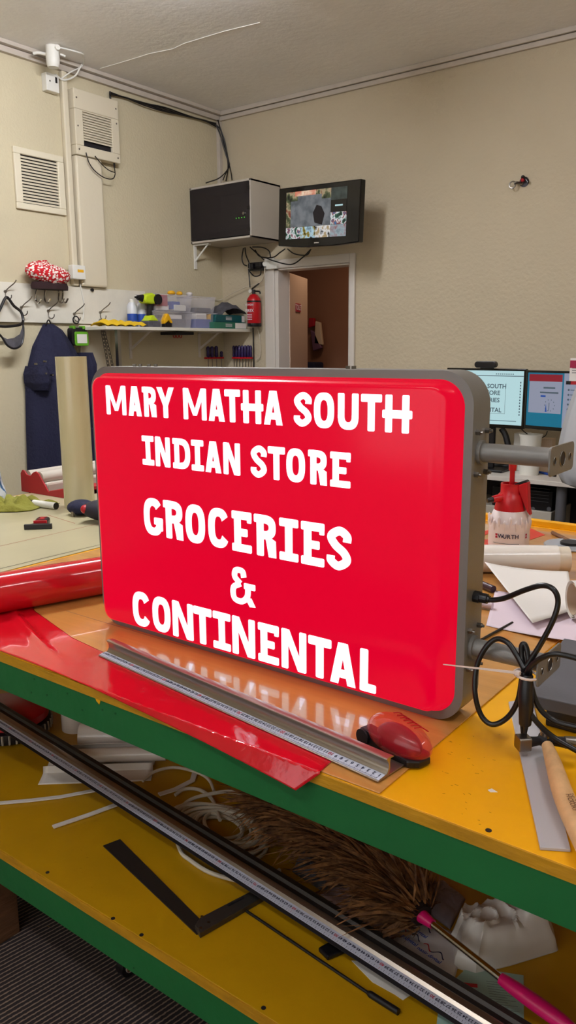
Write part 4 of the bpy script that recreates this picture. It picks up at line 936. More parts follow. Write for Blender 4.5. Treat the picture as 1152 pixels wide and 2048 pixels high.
# ------------------------------------------------------------ red roll and sheet
a = Vector((-1.585, .99, 0)); b = Vector((-1.508, 1.22, 0)); dv = (b-a).normalized(); nn = Vector((-dv.y, dv.x, 0))
rr_ = .047; c0 = a+nn*(rr_*.62)-dv*.012; c0.z = TB+rr_; c1 = c0+dv*.62
g = thing('red_vinyl_roll', 'thick glossy red vinyl roll lying left of the lit sign', 'vinyl roll', (c0.x, c0.y, TB))
mb = MB(); seg = 48
mb.cyl(c0, c1, rr_, seg=seg, cap=False); obj('rolled_vinyl', mb, 'red', g, smooth=True)
mb = MB()
for e in (c0, c1):
    w_ = dv; u = Vector((0, 0, 1)); v = w_.cross(u)
    vs = [e+(u*math.cos(2*PI*i/seg)+v*math.sin(2*PI*i/seg))*r for r in (rr_, .034) for i in range(seg)]
    mb.add(vs, [(i, (i+1) % seg, seg+(i+1) % seg, seg+i) for i in range(seg)])
mb.cyl(c0+dv*.001, c1-dv*.001, .034, seg=seg, cap=False); obj('roll_core', mb, 'paperback', g, smooth=True)
def edge_back(x): # back edge of the sheet under roll and rule
    pts = [(-1.75, 1.16), (-1.55, 1.06), (-1.33, .998), (-1.23, .985), (-.9, .955), (-.607, .935)]
    for i in range(len(pts)-1):
        if pts[i][0] <= x <= pts[i+1][0]:
            t = (x-pts[i][0])/(pts[i+1][0]-pts[i][0]); return pts[i][1]*(1-t)+pts[i+1][1]*t
    return pts[-1][1]
def hang(x):
    pts = [(-1.75, -.004), (-1.30, -.0035), (-1.12, .001), (-.95, .010), (-.80, .019), (-.70, .026), (-.598, .034)]
    for i in range(len(pts)-1):
        if pts[i][0] <= x <= pts[i+1][0]:
            t = (x-pts[i][0])/(pts[i+1][0]-pts[i][0]); return pts[i][1]*(1-t)+pts[i+1][1]*t
    return pts[-1][1]
def sheetf(u, v):
    x = -1.75+u*(1.75-.598); yb = edge_back(x); h = hang(x); yf = FY-.0012 if h > 0 else FY-h
    tot = (yb-yf)+max(h, 0)
    s = v*tot
    wr = .0022*max(0, noise.noise(Vector((x*4, s*22, 2))))*(1 if x < -1.2 else .35)*min(1, v*6)
    if x < -1.2: wr += .006*math.exp(-((s-.03-.1*(x+1.75))/.012)**2)*math.sin(PI*min(1, max(0, (x+1.72)/.5)))
    if s < yb-yf: return (x-.01*(1-v)*u, yb-s, TB+.0012+wr)
    r = s-(yb-yf); return (x-.034*u**4*(r/.034), yf-.0015-r*.45, TB+.0012-r*.95)
mb = MB(); mb.grid(sheetf, 150, 60)
tag(obj('red_vinyl_sheet', mb, 'redsheet', smooth=True, solid=.0004), 'glossy red vinyl sheet draped over the front edge of the bench', 'vinyl sheet')

# ------------------------------------------------------------ short rule on the bench
def rule(name, lab, O, ang, length, z, prof, scale_w, n0, n1, num, tilt=0):
    """O: zero end at the front edge; the rule runs to -X; prof = [(w,z,material index)]"""
    g = thing(name, lab, 'ruler', (O[0], O[1], z))
    MXX = TM(Vector((O[0], O[1], z)), rz=ang, ry=tilt)   # local x = back towards zero end, rule spans x in [-length, 0]
    for nm, poly, mm in prof:
        mb = MB(); mb.xf = MXX; mb.prism(poly, -length, 0, 0); obj(nm, mb, mm, g, smooth=(nm != 'base_flange'), angle=30)
    mb = MB(); mb.xf = MXX
    wa, wb, za, zb = scale_w; sl = math.atan2(zb-za, wb-wa)
    for k in range(n0, n1+1):
        t = mb; mb.cur = 1 if k % 10 == 0 else 0; big = length > 1
        x = -(k*.01-num)
        def pt(f, lift=.0004): return Vector((x, wa+(wb-wa)*f, za+(zb-za)*f+lift))
        ctr = pt(.62)
        t.text(str(k if (k <= 100 or k % 10 == 0) and (k < 100 or k % 50 == 0) else '%02d' % (k % 100)), Matrix.Translation(ctr) @ Matrix.Rotation(sl, 4, 'X') @ Matrix.Rotation(PI, 4, 'Z'), (wb-wa)*(.44 if big else .58))
        p_ = pt(.02); q_ = pt(.26); t.add([p_+Vector((-.0003, 0, 0)), p_+Vector((.0003, 0, 0)), q_+Vector((.0003, 0, 0)), q_+Vector((-.0003, 0, 0))], [(0, 1, 2, 3)])
        mb.cur = 0
        for j_ in (range(5, 6) if big else range(1, 10)):
            p_ = pt(.02)+Vector((-j_*.001, 0, 0)); q_ = pt(.22 if j_ == 5 else .14)+Vector((-j_*.001, 0, 0)); mb.add([p_+Vector((-.00015, 0, 0)), p_+Vector((.00015, 0, 0)), q_+Vector((.00015, 0, 0)), q_+Vector((-.00015, 0, 0))], [(0, 1, 2, 3)])
    obj('scale_numbers', mb, ['ink', 'inkr'], g)
    return g
ZR = TB+.0022
O = P(756, 1565, 2, ZR); E_ = P(197, 1312, 2, ZR); ang = math.atan2(O.y-E_.y, O.x-E_.x); Lr = (O-E_).length
rule('safety_ruler', 'short aluminium safety ruler with raised lip in front of the sign', (O.x, O.y), ang, Lr, ZR, [
    ('base_flange', [(0, 0), (.062, 0), (.062, .002), (.024, .002), (.018, .0042), (.002, .0022), (0, .0012)], 'ralu'),
    ('scale_strip', [(.0015, .0023), (.017, .0041), (.017, .0047), (.0015, .0029)], 'scale'),
    ('finger_guard', [(.018, .003), (.0225, .0065), (.025, .012), (.0245, .019), (.020, .026), (.0205, .0272), (.026, .0285), (.036, .0265), (.0365, .0250), (.029, .0255), (.0275, .019), (.028, .011), (.0255, .005), (.022, .002)], 'ralu')],
    (.0018, .0168, .0031, .0049), 1, 69, .0045)
# ------------------------------------------------------------ long rule on the lower shelf
ZL = .398
n30 = P(864, 1994, 2, ZL+.004); n178 = P(0, 1445, 2, ZL+.062); ang = math.atan2(n30.y-n178.y, n30.x-n178.x)
tl_ = math.atan2(n178.z-n30.z, math.hypot(n30.x-n178.x, n30.y-n178.y)); fwd = Vector((math.cos(ang), math.sin(ang), 0)); nrm = Vector((-fwd.y, fwd.x, 0))
O = n30+fwd*.30*math.cos(tl_)-nrm*.014; ZL -= .3*math.sin(tl_)
rule('long_ruler', 'very long metal straightedge laid across the lower shelf', (O.x, O.y), ang, 2.1, ZL, [
    ('black_edge', [(-.004, 0), (.003, 0), (.003, .0025), (-.004, .0012)], 'blackm'),
    ('base_flange', [(.003, 0), (.0755, 0), (.0755, .002), (.003, .002)], 'dsteel'),
    ('scale_strip', [(.003, .002), (.023, .0035), (.023, .0045), (.003, .003)], 'scale'),
    ('metal_band', [(.023, .002), (.023, .0048), (.028, .009), (.038, .0105), (.041, .0095), (.041, .002)], 'ralu'),
    ('dark_channel', [(.041, .002), (.041, .008), (.046, .006), (.054, .006), (.058, .0115), (.061, .0115), (.063, .002)], 'dsteel'),
    ('rubber_band', [(.0632, .002), (.0632, .005), (.074, .006), (.0755, .005), (.0755, .002)], 'rdark')],
    (.0035, .0225, .0033, .0047), 8, 196, 0, tl_)

# ------------------------------------------------------------ red shelled cutter
cu = P(800, 1505, 2, TB)
p1 = P(748, 1440, 2, TB+.03); p2 = P(855, 1512, 2, TB+.02)
base = Vector(((p1.x+p2.x)/2, (p1.y+p2.y)/2, TB)); dv = Vector((p2.x-p1.x, p2.y-p1.y, 0)); an = math.atan2(dv.y, dv.x); LL = dv.length
g = thing('rotary_cutter', 'translucent red shelled hand tool with ribs at the right end of the short ruler', 'cutter', base)
TT = TM(base, rz=an)
def shell(sx, sy, sz, dz=0, cut=.0):
    mb = MB(); mb.xf = TT
    def fn(u, v):
        a = 2*PI*u; ph = -.25*PI+.75*PI*v
        r = math.cos(ph); x = r*math.cos(a); y = r*math.sin(a); z = math.sin(ph)
        taper = 1-.18*x
        return (x*sx, y*sy*(1.05-.25*(x+1)/2), dz+z*sz*(1+.12*(-x)))
    mb.grid(fn, 48, 20); return mb
obj('red_shell', shell(LL*.54, .035, .029, .026), 'redclear', g, smooth=True)
obj('inner_body', shell(LL*.38, .025, .022, .020), 'black', g, smooth=True)
mb = MB(); mb.xf = TT; mb.prism([(-.02, -.026), (.04, -.024), (.052, -.01), (.052, .012), (.04, .024), (-.03, .024), (-.04, .0)], 0, .012, 2); obj('base_shoe', mb, 'black', g, bevel=.003)
mb = MB(); mb.xf = TT; mb.box(-.06, -.015, -.028, -.004, .0, .026); obj('blade_housing', mb, 'black', g, bevel=.003)
mb = MB(); mb.xf = TT
for k in range(7):
    x = -.012+k*.0075; mb.tube([(x+.004, .022, .046-.1*abs(x)), (x, .012, .0545-.12*x), (x-.003, .0, .057-.15*x)], .0009, 6)
obj('grip_ribs', mb, 'redp', g)
mb = MB(); mb.xf = TT; mb.cyl((-.05, -.032, .014), (-.05, -.029, .014), .013, seg=24); obj('blade', mb, 'blackm', g)

# ------------------------------------------------------------ right side of the bench
# grey plastic strip
q4 = [P(1017, 1408, 2, T), P(1063, 1400, 2, T), P(1141, 1705, 2, T), P(1080, 1701, 2, T)]
mb = MB(); mb.add([p for p in q4]+[p+Vector((0, 0, .004)) for p in q4], [(0, 1, 2, 3), (4, 5, 6, 7), (0, 1, 5, 4), (1, 2, 6, 5), (2, 3, 7, 6), (3, 0, 4, 7)])
o = obj('plastic_strip', mb, 'strip', bevel=.0006); o.location.z += .0004; tag(o, 'flat light grey plastic strip pointing to the front right edge of the bench', 'strip')
# hammer
hz = T+.024
g = thing('hammer', 'cross-pein hammer with wooden handle lying on the yellow bench top', 'hammer', P(1090, 1482, 2, hz)-Vector((0, 0, hz-T)))
h0 = P(1034, 1486, 2, hz); h1 = P(1058, 1484, 2, hz); h2 = P(1090, 1480, 2, hz); h3 = P(1132, 1485, 2, hz); h4 = P(1175, 1487, 2, hz)
dvh = (h1-h0).normalized()
MXh = TM(h0, rz=math.atan2(dvh.y, dvh.x))
mb = MB(); mb.xf = MXh; l = (h1-h0).length; mb.prism(rrect(-.0105, .0105, -.0105, .0105, .003, 3), 0, l, 0); obj('striking_face', mb, 'steel', g, bevel=.001)
mb = MB(); mb.tube([h1-dvh*.001, h1+(h2-h1)*.35, h2-(h2-h1)*.25, h2, h2+(h3-h2)*.35, h3], lambda t: .0085-.0025*math.sin(t*PI)+.006*math.exp(-((t-.52)/.12)**2), 16); obj('head_body', mb, 'blackm', g, smooth=True)
mb = MB(); mb.cyl(h3-(h3-h2)*.05, h4, .0095, .0088, seg=24); obj('pein', mb, 'steel', g, smooth=True)
mb = MB(); mb.cyl(h2+Vector((0, 0, .006)), h2+Vector((.001, 0, .0135)), .0075, seg=16); obj('wedge_top', mb, 'steel', g)
hh = [P(1095, 1492, 2, hz), P(1108, 1530, 2, hz-.001), P(1125, 1585, 2, hz-.004), P(1150, 1645, 2, hz-.006), P(1195, 1740, 2, hz-.007)]
mb = MB(); mb.tube(hh, lambda t: .0085+.0055*math.sin(min(1, t*1.25)*PI*.6), 18); obj('handle', mb, 'hwood', g, smooth=True)
hp = P(1150, 1606, 2, hz+.012); hd = (hh[3]-hh[2]).normalized(); an = math.atan2(hd.y, hd.x)
mb = MB(); mb.text('THE CLASSIC', TM(hp+Vector((-.002, .004, .0005)), rz=an), .006); mb.text('HICKORY', TM(hp+Vector((-.004, -.001, .0)), rz=an), .009); obj('stamped_letters', mb, 'raww', g)
# grey steel box on black block
g = thing('steel_box', 'dark grey steel box on a black block at the right edge of the bench', 'box', (-.3, 1.3, T))
mb = MB(); c_ = [P(1048, 1387, 2, .905), P(1128, 1276, 2, .905)]
x0 = c_[0].x; y0 = c_[0].y; x2 = c_[1].x; y2 = c_[1].y
low = [(x0, y0), (x0+.3, y0+.032), (x0+.3, y2+.02), (x2, y2)]
mb.prism(low, .884, .905, 2); obj('steel_plate', mb, 'greyp', g, bevel=.002)
q = P(1088, 1410, 1, y0+.02); mb = MB(); mb.box(x0+.03, x0+.095, y0+.02, y0+.16, T+.0003, .884); obj('block', mb, 'black', g, bevel=.003)
pp = P(1138, 1405, 1, y0+.012); mb = MB(); mb.cyl((pp.x, pp.y-.004, .894), (pp.x, pp.y+.003, .894), .0048, seg=16); obj('bolt', mb, 'blackm', g)
mb = MB(); mb.cyl((pp.x, pp.y-.0045, .894), (pp.x, pp.y-.003, .894), .0022, seg=6); obj('bolt_socket', mb, 'blackgl', g)
# pump spray bottle
sy_ = 2.287; sc_ = P(1018, 1060, 1, sy_); cx = sc_.x; rb = .0605
g = thing('pump_sprayer', 'white pump sprayer bottle with red head standing behind the sign arms', 'sprayer', (cx, sy_, TB))
zn = P(1018, 1022, 1, sy_-rb*.6).z; zc = P(1020, 970, 1, sy_).z
prof = [(rb*.97, 0), (rb, .008), (rb, .08), (rb*.985, zn-TB-.045), (rb*.93, zn-TB-.025), (rb*.8, zn-TB-.005), (rb*.74, zn-TB)]
mb = MB(); mb.lathe(prof, (cx, sy_, TB), 48); obj('bottle', mb, 'spray', g, smooth=True)
mb = MB()
for k in range(22):
    a = 2*PI*k/22; r = rb*.995; z_ = zn-.036-(.012 if k % 2 else 0)
    mb.tube([(cx+r*math.cos(a), sy_+r*math.sin(a), z_+.022), (cx+r*1.01*math.cos(a), sy_+r*1.01*math.sin(a), z_+.012), (cx+r*math.cos(a), sy_+r*math.sin(a), z_-.012)], lambda t: .0035*math.sin(PI*t)+.0008, 6)
obj('moulded_ribs', mb, 'spray', g, smooth=True)
mb = MB(); mb.lathe([(rb*.77, zn-TB-.004), (rb*.76, zn-TB+.004), (rb*.6, zc-TB-.028), (rb*.5, zc-TB-.022), (rb*.5, zc-TB+.006), (rb*.44, zc-TB+.006), (rb*.44, zc-TB-.01)], (cx, sy_, TB), 40); obj('red_head', mb, 'redp', g, smooth=True, angle=50)
mb = MB(); mb.prism([(cx+.02, zc+.002), (cx+.054, zc+.016), (cx+.06, zc-.06), (cx+.066, zn-.012), (cx+.056, zn-.002), (cx+.035, zc-.03)], sy_-.012, sy_+.012, 1); obj('side_handle', mb, 'redp', g, bevel=.003)
mb = MB(); mb.cyl((cx+.002, sy_, zc-.005), (cx+.002, sy_, zc+.07), .0075, seg=16); mb.cyl((cx+.002, sy_, zc+.045), (cx+.002, sy_, zc+.085), .011, .013, seg=16); mb.cyl((cx+.002, sy_, zc+.085), (cx+.002, sy_, zc+.1), .03, seg=24); obj('pump_rod', mb, 'redp', g, smooth=True, angle=40)
mb = MB(); nz = zc-.035; mb.tube([(cx-.01, sy_-.02, nz), (cx-.025, sy_-.04, nz-.002), (cx-.034, sy_-.052, nz-.004)], lambda t: .013-.003*t, 14); obj('nozzle_collar', mb, 'redp', g, smooth=True)
mb = MB(); mb.cyl((cx-.033, sy_-.05, nz-.004), (cx-.046, sy_-.064, nz-.008), .0085, .006, seg=16); obj('nozzle_tip', mb, 'black', g, smooth=True)
mb = MB(); mb.prism([(cx+.012, zc+.006), (cx+.045, zc+.02), (cx+.052, zc+.016), (cx+.02, zc+.0)], sy_-.01, sy_+.014, 1); obj('trigger', mb, 'black', g, bevel=.002)
va = math.atan2(-sy_, -cx)       # direction from the bottle to the camera side
def on_bottle(mb, txt, a, z, size):
    p = Vector((cx+(rb+.0018)*math.cos(a), sy_+(rb+.0018)*math.sin(a), z)); mb.text(txt, Matrix.Translation(p) @ Matrix.Rotation(a+PI/2, 4, 'Z') @ Matrix.Rotation(PI/2, 4, 'X'), size)
mb = MB(); zt_ = P(1020, 1072, 1, sy_-rb*.7).z
for i, ch in enumerate('WURTH'): on_bottle(mb, ch, va+.0+(i-2)*.19, zt_, .0175)
obj('brand_letters', mb, 'ink', g)
mb = MB()
for a in (va-.62, va+.95):
    for dz, dw in ((.004, .05), (-.004, .05)):
        pts = []
        for s1 in (-1, 1):
            for s2 in (-1, 1): pts.append((cx+(rb+.0009)*math.cos(a+s1*.06), sy_+(rb+.0009)*math.sin(a+s1*.06), zt_+dz+s2*.003))
        mb.add([pts[0], pts[2], pts[3], pts[1]], [(0, 1, 2, 3)])
obj('brand_mark', mb, 'inkr', g)
mb = MB(); mb.tube([(cx+(rb+.0004)*math.cos(va+t), sy_+(rb+.0004)*math.sin(va+t), zt_-.022) for t in [-.8+i*.1 for i in range(14)]], .0007, 5, n=1); mb.tube([(cx+(rb+.0004)*math.cos(va+.5), sy_+(rb+.0004)*math.sin(va+.5), z_) for z_ in (zt_-.022, zt_-.06)], .0007, 5); obj('label_outline', mb, 'greyp', g)
# white vinyl roll
a = P(966, 1150, 2, TB); b = P(1141, 1152, 2, TB); dv = (b-a).normalized(); nn = Vector((-dv.y, dv.x, 0)); rw = .0375
c1 = b+nn*rw*.8+Vector((0, 0, rw)); c0 = c1-dv*.62
g = thing('white_vinyl_roll', 'glossy white vinyl roll lying behind the papers, right of the sign', 'vinyl roll', (c0.x, c0.y, TB))
c0.y = max(c0.y, 1.6)
obj('rolled_vinyl', MB().cyl(c0, c1-dv*.03, rw, seg=40), 'vroll', g, smooth=True)
obj('inner_roll', MB().cyl(c0, c1, rw-.003, seg=40), mat('ivory_vinyl', '#d8cbb8', .3), g, smooth=True)
obj('core_hole', MB().cyl(c1-dv*.001, c1+dv*.0006, rw*.72, seg=32), 'paperback', g)
# sheets of vinyl and backing paper
def sheet(name, corners, z0, lift, mm, lab, cat='paper', nu=24, nv=14):
    A, B_, C_, D_ = [Vector(P(x, y, 2, TB)) for x, y in corners]
    def fn(u, v):
        p = (A*(1-u)+B_*u)*(1-v)+(D_*(1-u)+C_*u)*v
        return (p.x, p.y, TB+z0+lift(u, v))
    mb = MB(); mb.grid(fn, nu, nv); return tag(obj(name, mb, mm, smooth=True, solid=.0005), lab, cat)
sheet('backing_sheet', [(972, 1252), (1150, 1295), (1200, 1215), (990, 1185)], .001, lambda u, v: .012*u*u*(1-v)+.004*v, 'pink', 'pale pink backing sheet lying flat on the bench right of the sign')
sheet('curled_sheet', [(1064, 1262), (1148, 1235), (1135, 1165), (968, 1155)], .008, lambda u, v: .010+.024*v*(1-u)**2*1.0+.012*u*v, 'paper', 'curled white sheet with pointed corners on top of the pink backing sheet')
# open roll end at right
a = P(1122, 1243, 2, TB+.012); ax_ = Vector((.80, .6, 0)).normalized(); rad = .043
c0 = Vector((a.x+.01, a.y+.03, TB+.014+rad)); 
g = thing('paper_roll', 'open-ended roll of white sheet with brown inside at the right edge', 'paper roll', (c0.x, c0.y, TB))
mb = MB(); w_ = ax_; u = Vector((0, 0, 1)); v = w_.cross(u); vs = []; N = 60
for e, lo in ((0, 0), (.35, 1)):
    for i in range(N+1):
        t = i/N*2*PI*1.7; r = rad-.004*i/N*1.5; vs.append(c0+ax_*(e-.0*t)+(u*math.cos(t+.8)+v*math.sin(t+.8))*r)
mb.add(vs, [(i, i+1, N+2+i, N+1+i) for i in range(N)]); obj('outer_wrap', mb, 'vroll', g, smooth=True, solid=.0006)
mb = MB(); vs = []
for e in (.0015, .35):
    for i in range(N): t = 2*PI*i/N; vs.append(c0+ax_*e+(u*math.cos(t)+v*math.sin(t))*(rad-.009))
mb.add(vs, [(i, (i+1) % N, N+(i+1) % N, N+i) for i in range(N)]); obj('inner_liner', mb, 'paperback', g, smooth=True)
a = P(963, 1279, 2, TB+.003); b = P(1005, 1256, 2, TB+.003)
tag(obj('thin_rod', MB().cyl(a, b+(b-a)*.5, .0028, seg=10), 'dsteel'), 'thin dark metal rod under the corner of the pink sheet', 'rod')
a = P(962, 1168, 2, TB+.01); b = P(981, 1176, 2, TB+.01)
tag(obj('dark_tube', MB().cyl(a-(b-a)*2, b+(b-a)*.3, .009, seg=16), mat('plum_tube', '#3e2430', .25)), 'dark plum tube half hidden between sign and curled sheet', 'tube')
a = P(962, 1208, 2, TB+.01); b = P(985, 1212, 2, TB+.01)
tag(obj('pink_tube', MB().cyl(a-(b-a)*2, b, .0085, seg=16), 'pink'), 'pale pink tube between the sign and the backing sheet', 'tube')
# tape roll lying on bench far right
c_ = P(1092, 1092, 2, TB)
g = thing('tape_roll', 'grey and black tape disc lying on the bench behind the white roll', 'tape', (c_.x, c_.y, TB))
mb = MB(); mb.lathe([(.03, .003), (.075, .003), (.078, .006), (.075, .009), (.03, .009)], (c_.x+.06, c_.y+.04, TB-.0025), 40); obj('grey_disc', mb, 'lightgrey', g, smooth=True)
obj('black_centre', MB().lathe([(.03, 0), (.03, .014), (.0, .014)], (c_.x+.06, c_.y+.04, TB+.0005), 32), 'black', g)
a = P(1105, 1065, 2, TB+.006); b = P(1175, 1100, 2, TB+.006)
tag(obj('brown_strip', MB().cyl(a, b, .006, seg=10), 'raww'), 'brown stick lying across the far right of the bench', 'stick')

# ------------------------------------------------------------ left side of the bench
g = thing('standing_roll', 'tall cream film roll standing on end left of the sign', 'film roll', (-2.555, 1.99, TMt))
pb = P(160, 1008, 2, TMt); cc = (pb.x, pb.y+.05, TMt); R1 = (P(190, 900, 1, cc[1]).x-P(128, 900, 1, cc[1]).x)/2
cc = (0, pb.y-.035, TMt); R1 = 29.5*DEP(Vector((-2.55, pb.y, 1.1)))/F
cc = ((P(187, 950, 1, cc[1]).x+P(126, 950, 1, cc[1]).x)/2, cc[1], TMt); zt2 = P(140, 713, 1, cc[1]).z
g.location = cc
obj('film', MB().lathe([(R1*.82, 0), (R1, .0), (R1, zt2-TMt), (R1*.82, zt2-TMt)], cc, 48), 'roll', g, smooth=True, angle=40)
obj('core', MB().lathe([(R1*.8, 0.002), (R1*.8, zt2-TMt-.001)], cc, 32), 'paperback', g, smooth=True)
# red tape dispenser
dy0 = 2.01; a = P(44, 996, 1, dy0); z0_ = TMt
def dx(px, py): q = P(px, py, 1, dy0); return (q.x, q.z)
g = thing('tape_dispenser', 'red steel roll dispenser holding two grey rolls against the left wall side', 'dispenser', (a.x, dy0, z0_))
prof = [(a.x, z0_), dx(41, 946), dx(44, 940), dx(48, 941), dx(53, 949), dx(60, 952), dx(66, 945), dx(71, 943), dx(77, 948), dx(96, 983), dx(133, 977), (P(133, 996, 1, dy0).x, z0_)]
for yy in (dy0, dy0+.42):
    mb = MB(); mb.prism(prof, yy, yy+.006, 1); obj('side_plate', mb, 'redpaint', g, bevel=.001)
mb = MB(); xq = [p[0] for p in prof]; mb.box(xq[9]+.0, xq[10], dy0+.006, dy0+.42, z0_, z0_+.02); mb.box(xq[10]-.02, xq[10], dy0+.006, dy0+.42, z0_, z0_+.032); obj('front_tray', mb, 'redpaint', g, bevel=.002)
for (px, py, rad) in ((50, 950, .02), (73, 956, .026)):
    q = P(px, py, 1, dy0); mb = MB(); mb.cyl((q.x+.012, dy0+.007, q.z), (q.x+.012, dy0+.419, q.z), rad, seg=28); obj('grey_roll', mb, 'cabg', g, smooth=True)
mb = MB(); mb.box(prof[0][0]+.03, prof[9][0]-.02, dy0+.01, dy0+.415, z0_+.001, z0_+.05); obj('roll_stock', mb, 'cabg', g, bevel=.01)
# green cloth
a = P(-25, 1030, 2, TMt); b = P(90, 1020, 2, TMt); c_ = P(40, 998, 2, TMt)
mb = MB()
def clf(u, v):
    p = Vector((-2.84+.25*u+.02*math.sin(v*6), 1.64+.20*v+.07*u+.02*math.sin(u*7), 0)); e = min(1, 5*min(u, 1-u, v, 1-v))
    return (p.x, p.y, TMt+.003+e*(.010+.075*abs(noise.noise(Vector((u*3.2, v*3.6, 4))))+.01*abs(noise.noise(Vector((u*9, v*9, 8))))))
mb.grid(clf, 50, 40); tag(obj('green_cloth', mb, 'cloth', smooth=True, solid=.003), 'crumpled olive green cloth on the cream mat at the left edge', 'cloth')
# squeegee / scraper
g = thing('scraper', 'black and red hand scraper lying on the cream mat', 'scraper', P(75, 1058, 2, TMt))
a = P(48, 1060, 2, TMt); b = P(104, 1058, 2, TMt); dv = (b-a).normalized(); an = math.atan2(dv.y, dv.x); l = (b-a).length
mb = MB(); mb.xf = TM(a, rz=an); mb.box(0, l, 0, .012, 0, .018); mb.prism([(l*.1, .012), (l*.9, .012), (l*.7, .035), (l*.3, .035)], .0, .016, 2); obj('blade_holder', mb, 'black', g, bevel=.002)
mb = MB(); mb.xf = TM(a, rz=an); mb.prism(rrect(l*.3, l*.8, .03, .105, .02, 4), .0, .024, 2); obj('grip', mb, 'black', g, bevel=.006)
mb = MB(); mb.xf = TM(a, rz=an); mb.box(l*.3, l*.78, .026, .036, .014, .024); mb.prism([(l*.4, .05), (l*.7, .05), (l*.58, .07), (l*.7, .09), (l*.4, .09), (l*.5, .07)], .022, .0255, 2); obj('red_inlay', mb, 'redp', g)
# white tube
g = thing('marker_tube', 'white tube with black ends lying on the cream mat before the dispenser', 'tube', P(90, 1006, 2, TMt))
a = P(68, 1006, 2, TMt+.014); b = P(112, 1012, 2, TMt+.014)
obj('white_barrel', MB().cyl(a, b, .013, seg=24), 'white', g, smooth=True)
mb = MB(); mb.cyl(b, b+(b-a)*.012, .0135, seg=24); mb.cyl(b+(b-a)*.012, b+(b-a)*.014, .011, seg=24); mb.cyl(a-(b-a)*.3, a, .011, seg=16); obj('black_ends', mb, 'black', g, smooth=True, angle=40)
# black and red tool pouch
g = thing('tool_pouch', 'black and red padded tool pouch tucked behind the left edge of the sign', 'pouch', P(160, 1040, 2, TMt))
c0 = P(140, 1030, 2, TMt); c1 = P(205, 1045, 2, TMt)
mb = MB(); mb.ell((c0.x+.03, c0.y+.03, TMt+.028), .055, .05, .028, 28, 12); obj('pouch_toe', mb, 'navy', g, smooth=True)
mb = MB(); mb.xf = TM(Vector((c1.x+.015, c1.y+.03, TMt+.040)), rz=.6, ry=.05); mb.ell((0, 0, 0), .105, .06, .040, 30, 14); obj('pouch_body', mb, mat('pouch_black', '#1d1826', .7), g, smooth=True)
mb = MB(); mb.xf = TM(Vector((c1.x+.015, c1.y+.03, TMt+.040)), rz=.6, ry=.05); mb.ell((.0, -.048, -.006), .035, .016, .02, 20, 10); mb.ell((-.088, -.018, .004), .016, .02, .016, 20, 10); obj('red_panel', mb, 'redpaint', g, smooth=True)
mb = MB(); p = P(146, 1028, 2, TMt+.01); mb.box(p.x-.006, p.x+.006, p.y-.004, p.y+.004, TMt, TMt+.02); obj('buckle', mb, 'steel', g)
# patterned bag at far left
mb = MB(); a = P(-3, 1006, 2, TMt)
def bgf(u, v):
    ang_ = 2*PI*u; r = .07*(1-.35*v)*(1+.12*noise.noise(Vector((math.cos(ang_)*2, math.sin(ang_)*2, v*4))))
    return (a.x-.035+r*math.cos(ang_), a.y-.03+r*1.2*math.sin(ang_), TMt+.001+v*.17)
mb.grid(bgf, 28, 12); mb.add([bgf(i/28, 1) for i in range(28)], [tuple(range(28))])
pm = bpy.data.materials.new('blue_sprig_print'); pm.use_nodes = True; nt = pm.node_tree; bs = nt.nodes['Principled BSDF']; tc = nt.nodes.new('ShaderNodeTexCoord'); wv = nt.nodes.new('ShaderNodeTexWave'); wv.inputs['Scale'].default_value = 11; wv.inputs['Distortion'].default_value = 9; wv.inputs['Detail'].default_value = 3; rp = nt.nodes.new('ShaderNodeValToRGB'); rp.color_ramp.elements[0].position = .1; rp.color_ramp.elements[0].color = lin('#2d5a86'); rp.color_ramp.elements[1].position = .3; rp.color_ramp.elements[1].color = lin('#c4c8cc')
nt.links.new(tc.outputs['Object'], wv.inputs[0]); nt.links.new(wv.outputs['Fac'], rp.inputs[0]); nt.links.new(rp.outputs[0], bs.inputs['Base Color'])
tag(obj('patterned_bag', mb, pm, smooth=True), 'pale bag with blue sprig print at the far left end of the bench', 'bag')

# ------------------------------------------------------------ desk corner
DZ_ = .75; dyf = P(1000, 953, 2, DZ_).y
g = thing('desk', 'white topped office desk against the back wall with grey legs', 'desk', (-1.3, 4.4, 0))
obj('desktop', B(-2.5, .5, dyf, D-.01, DZ_-.025, DZ_), 'desk', g, bevel=.002)
lx = P(1122, 1010, 1, dyf+.06).x
mb = MB(); mb.cyl((lx, dyf+.06, 0), (lx, dyf+.06, DZ_-.025), .028, seg=20); obj('leg', mb, 'greyp', g, smooth=True)
mb = MB(); mb.cyl((-2.45, dyf+.06, 0), (-2.45, dyf+.06, DZ_-.025), .028, seg=20); obj('leg', mb, 'greyp', g, smooth=True)
mb = MB(); mb.cyl((.4, dyf+.06, 0), (.4, dyf+.06, DZ_-.025), .028, seg=20); obj('leg', mb, 'greyp', g, smooth=True)
obj('modesty_panel', B(-2.4, .3, D-.06, D-.04, .1, DZ_-.03), mat('dark_panel', '#2a2226', .7), g)
a = P(968, 1020, 1, dyf+.1); b = P(1104, 1048, 1, dyf+.1); zsh = P(1040, 1018, 1, dyf+.08).z
g = thing('under_shelf', 'grey shelf unit under the desk carrying the black computer', 'shelf', (a.x, dyf+.2, 0))
obj('shelf_body', B(-2.3, b.x, dyf+.08, D-.08, 0, zsh), 'cabg', g, bevel=.003)
g = thing('computer_case', 'black computer case on the grey shelf under the desk', 'computer', (a.x, dyf+.2, zsh))
x0 = P(984, 1000, 1, dyf+.1).x; x1 = P(1112, 1000, 1, dyf+.1).x; zt3 = min(DZ_-.04, P(1040, 978, 1, dyf+.1).z)
obj('case', B(x0, x1-.02, dyf+.1, D-.1, zsh+.0005, zt3), 'black', g, bevel=.004)
mb = MB()
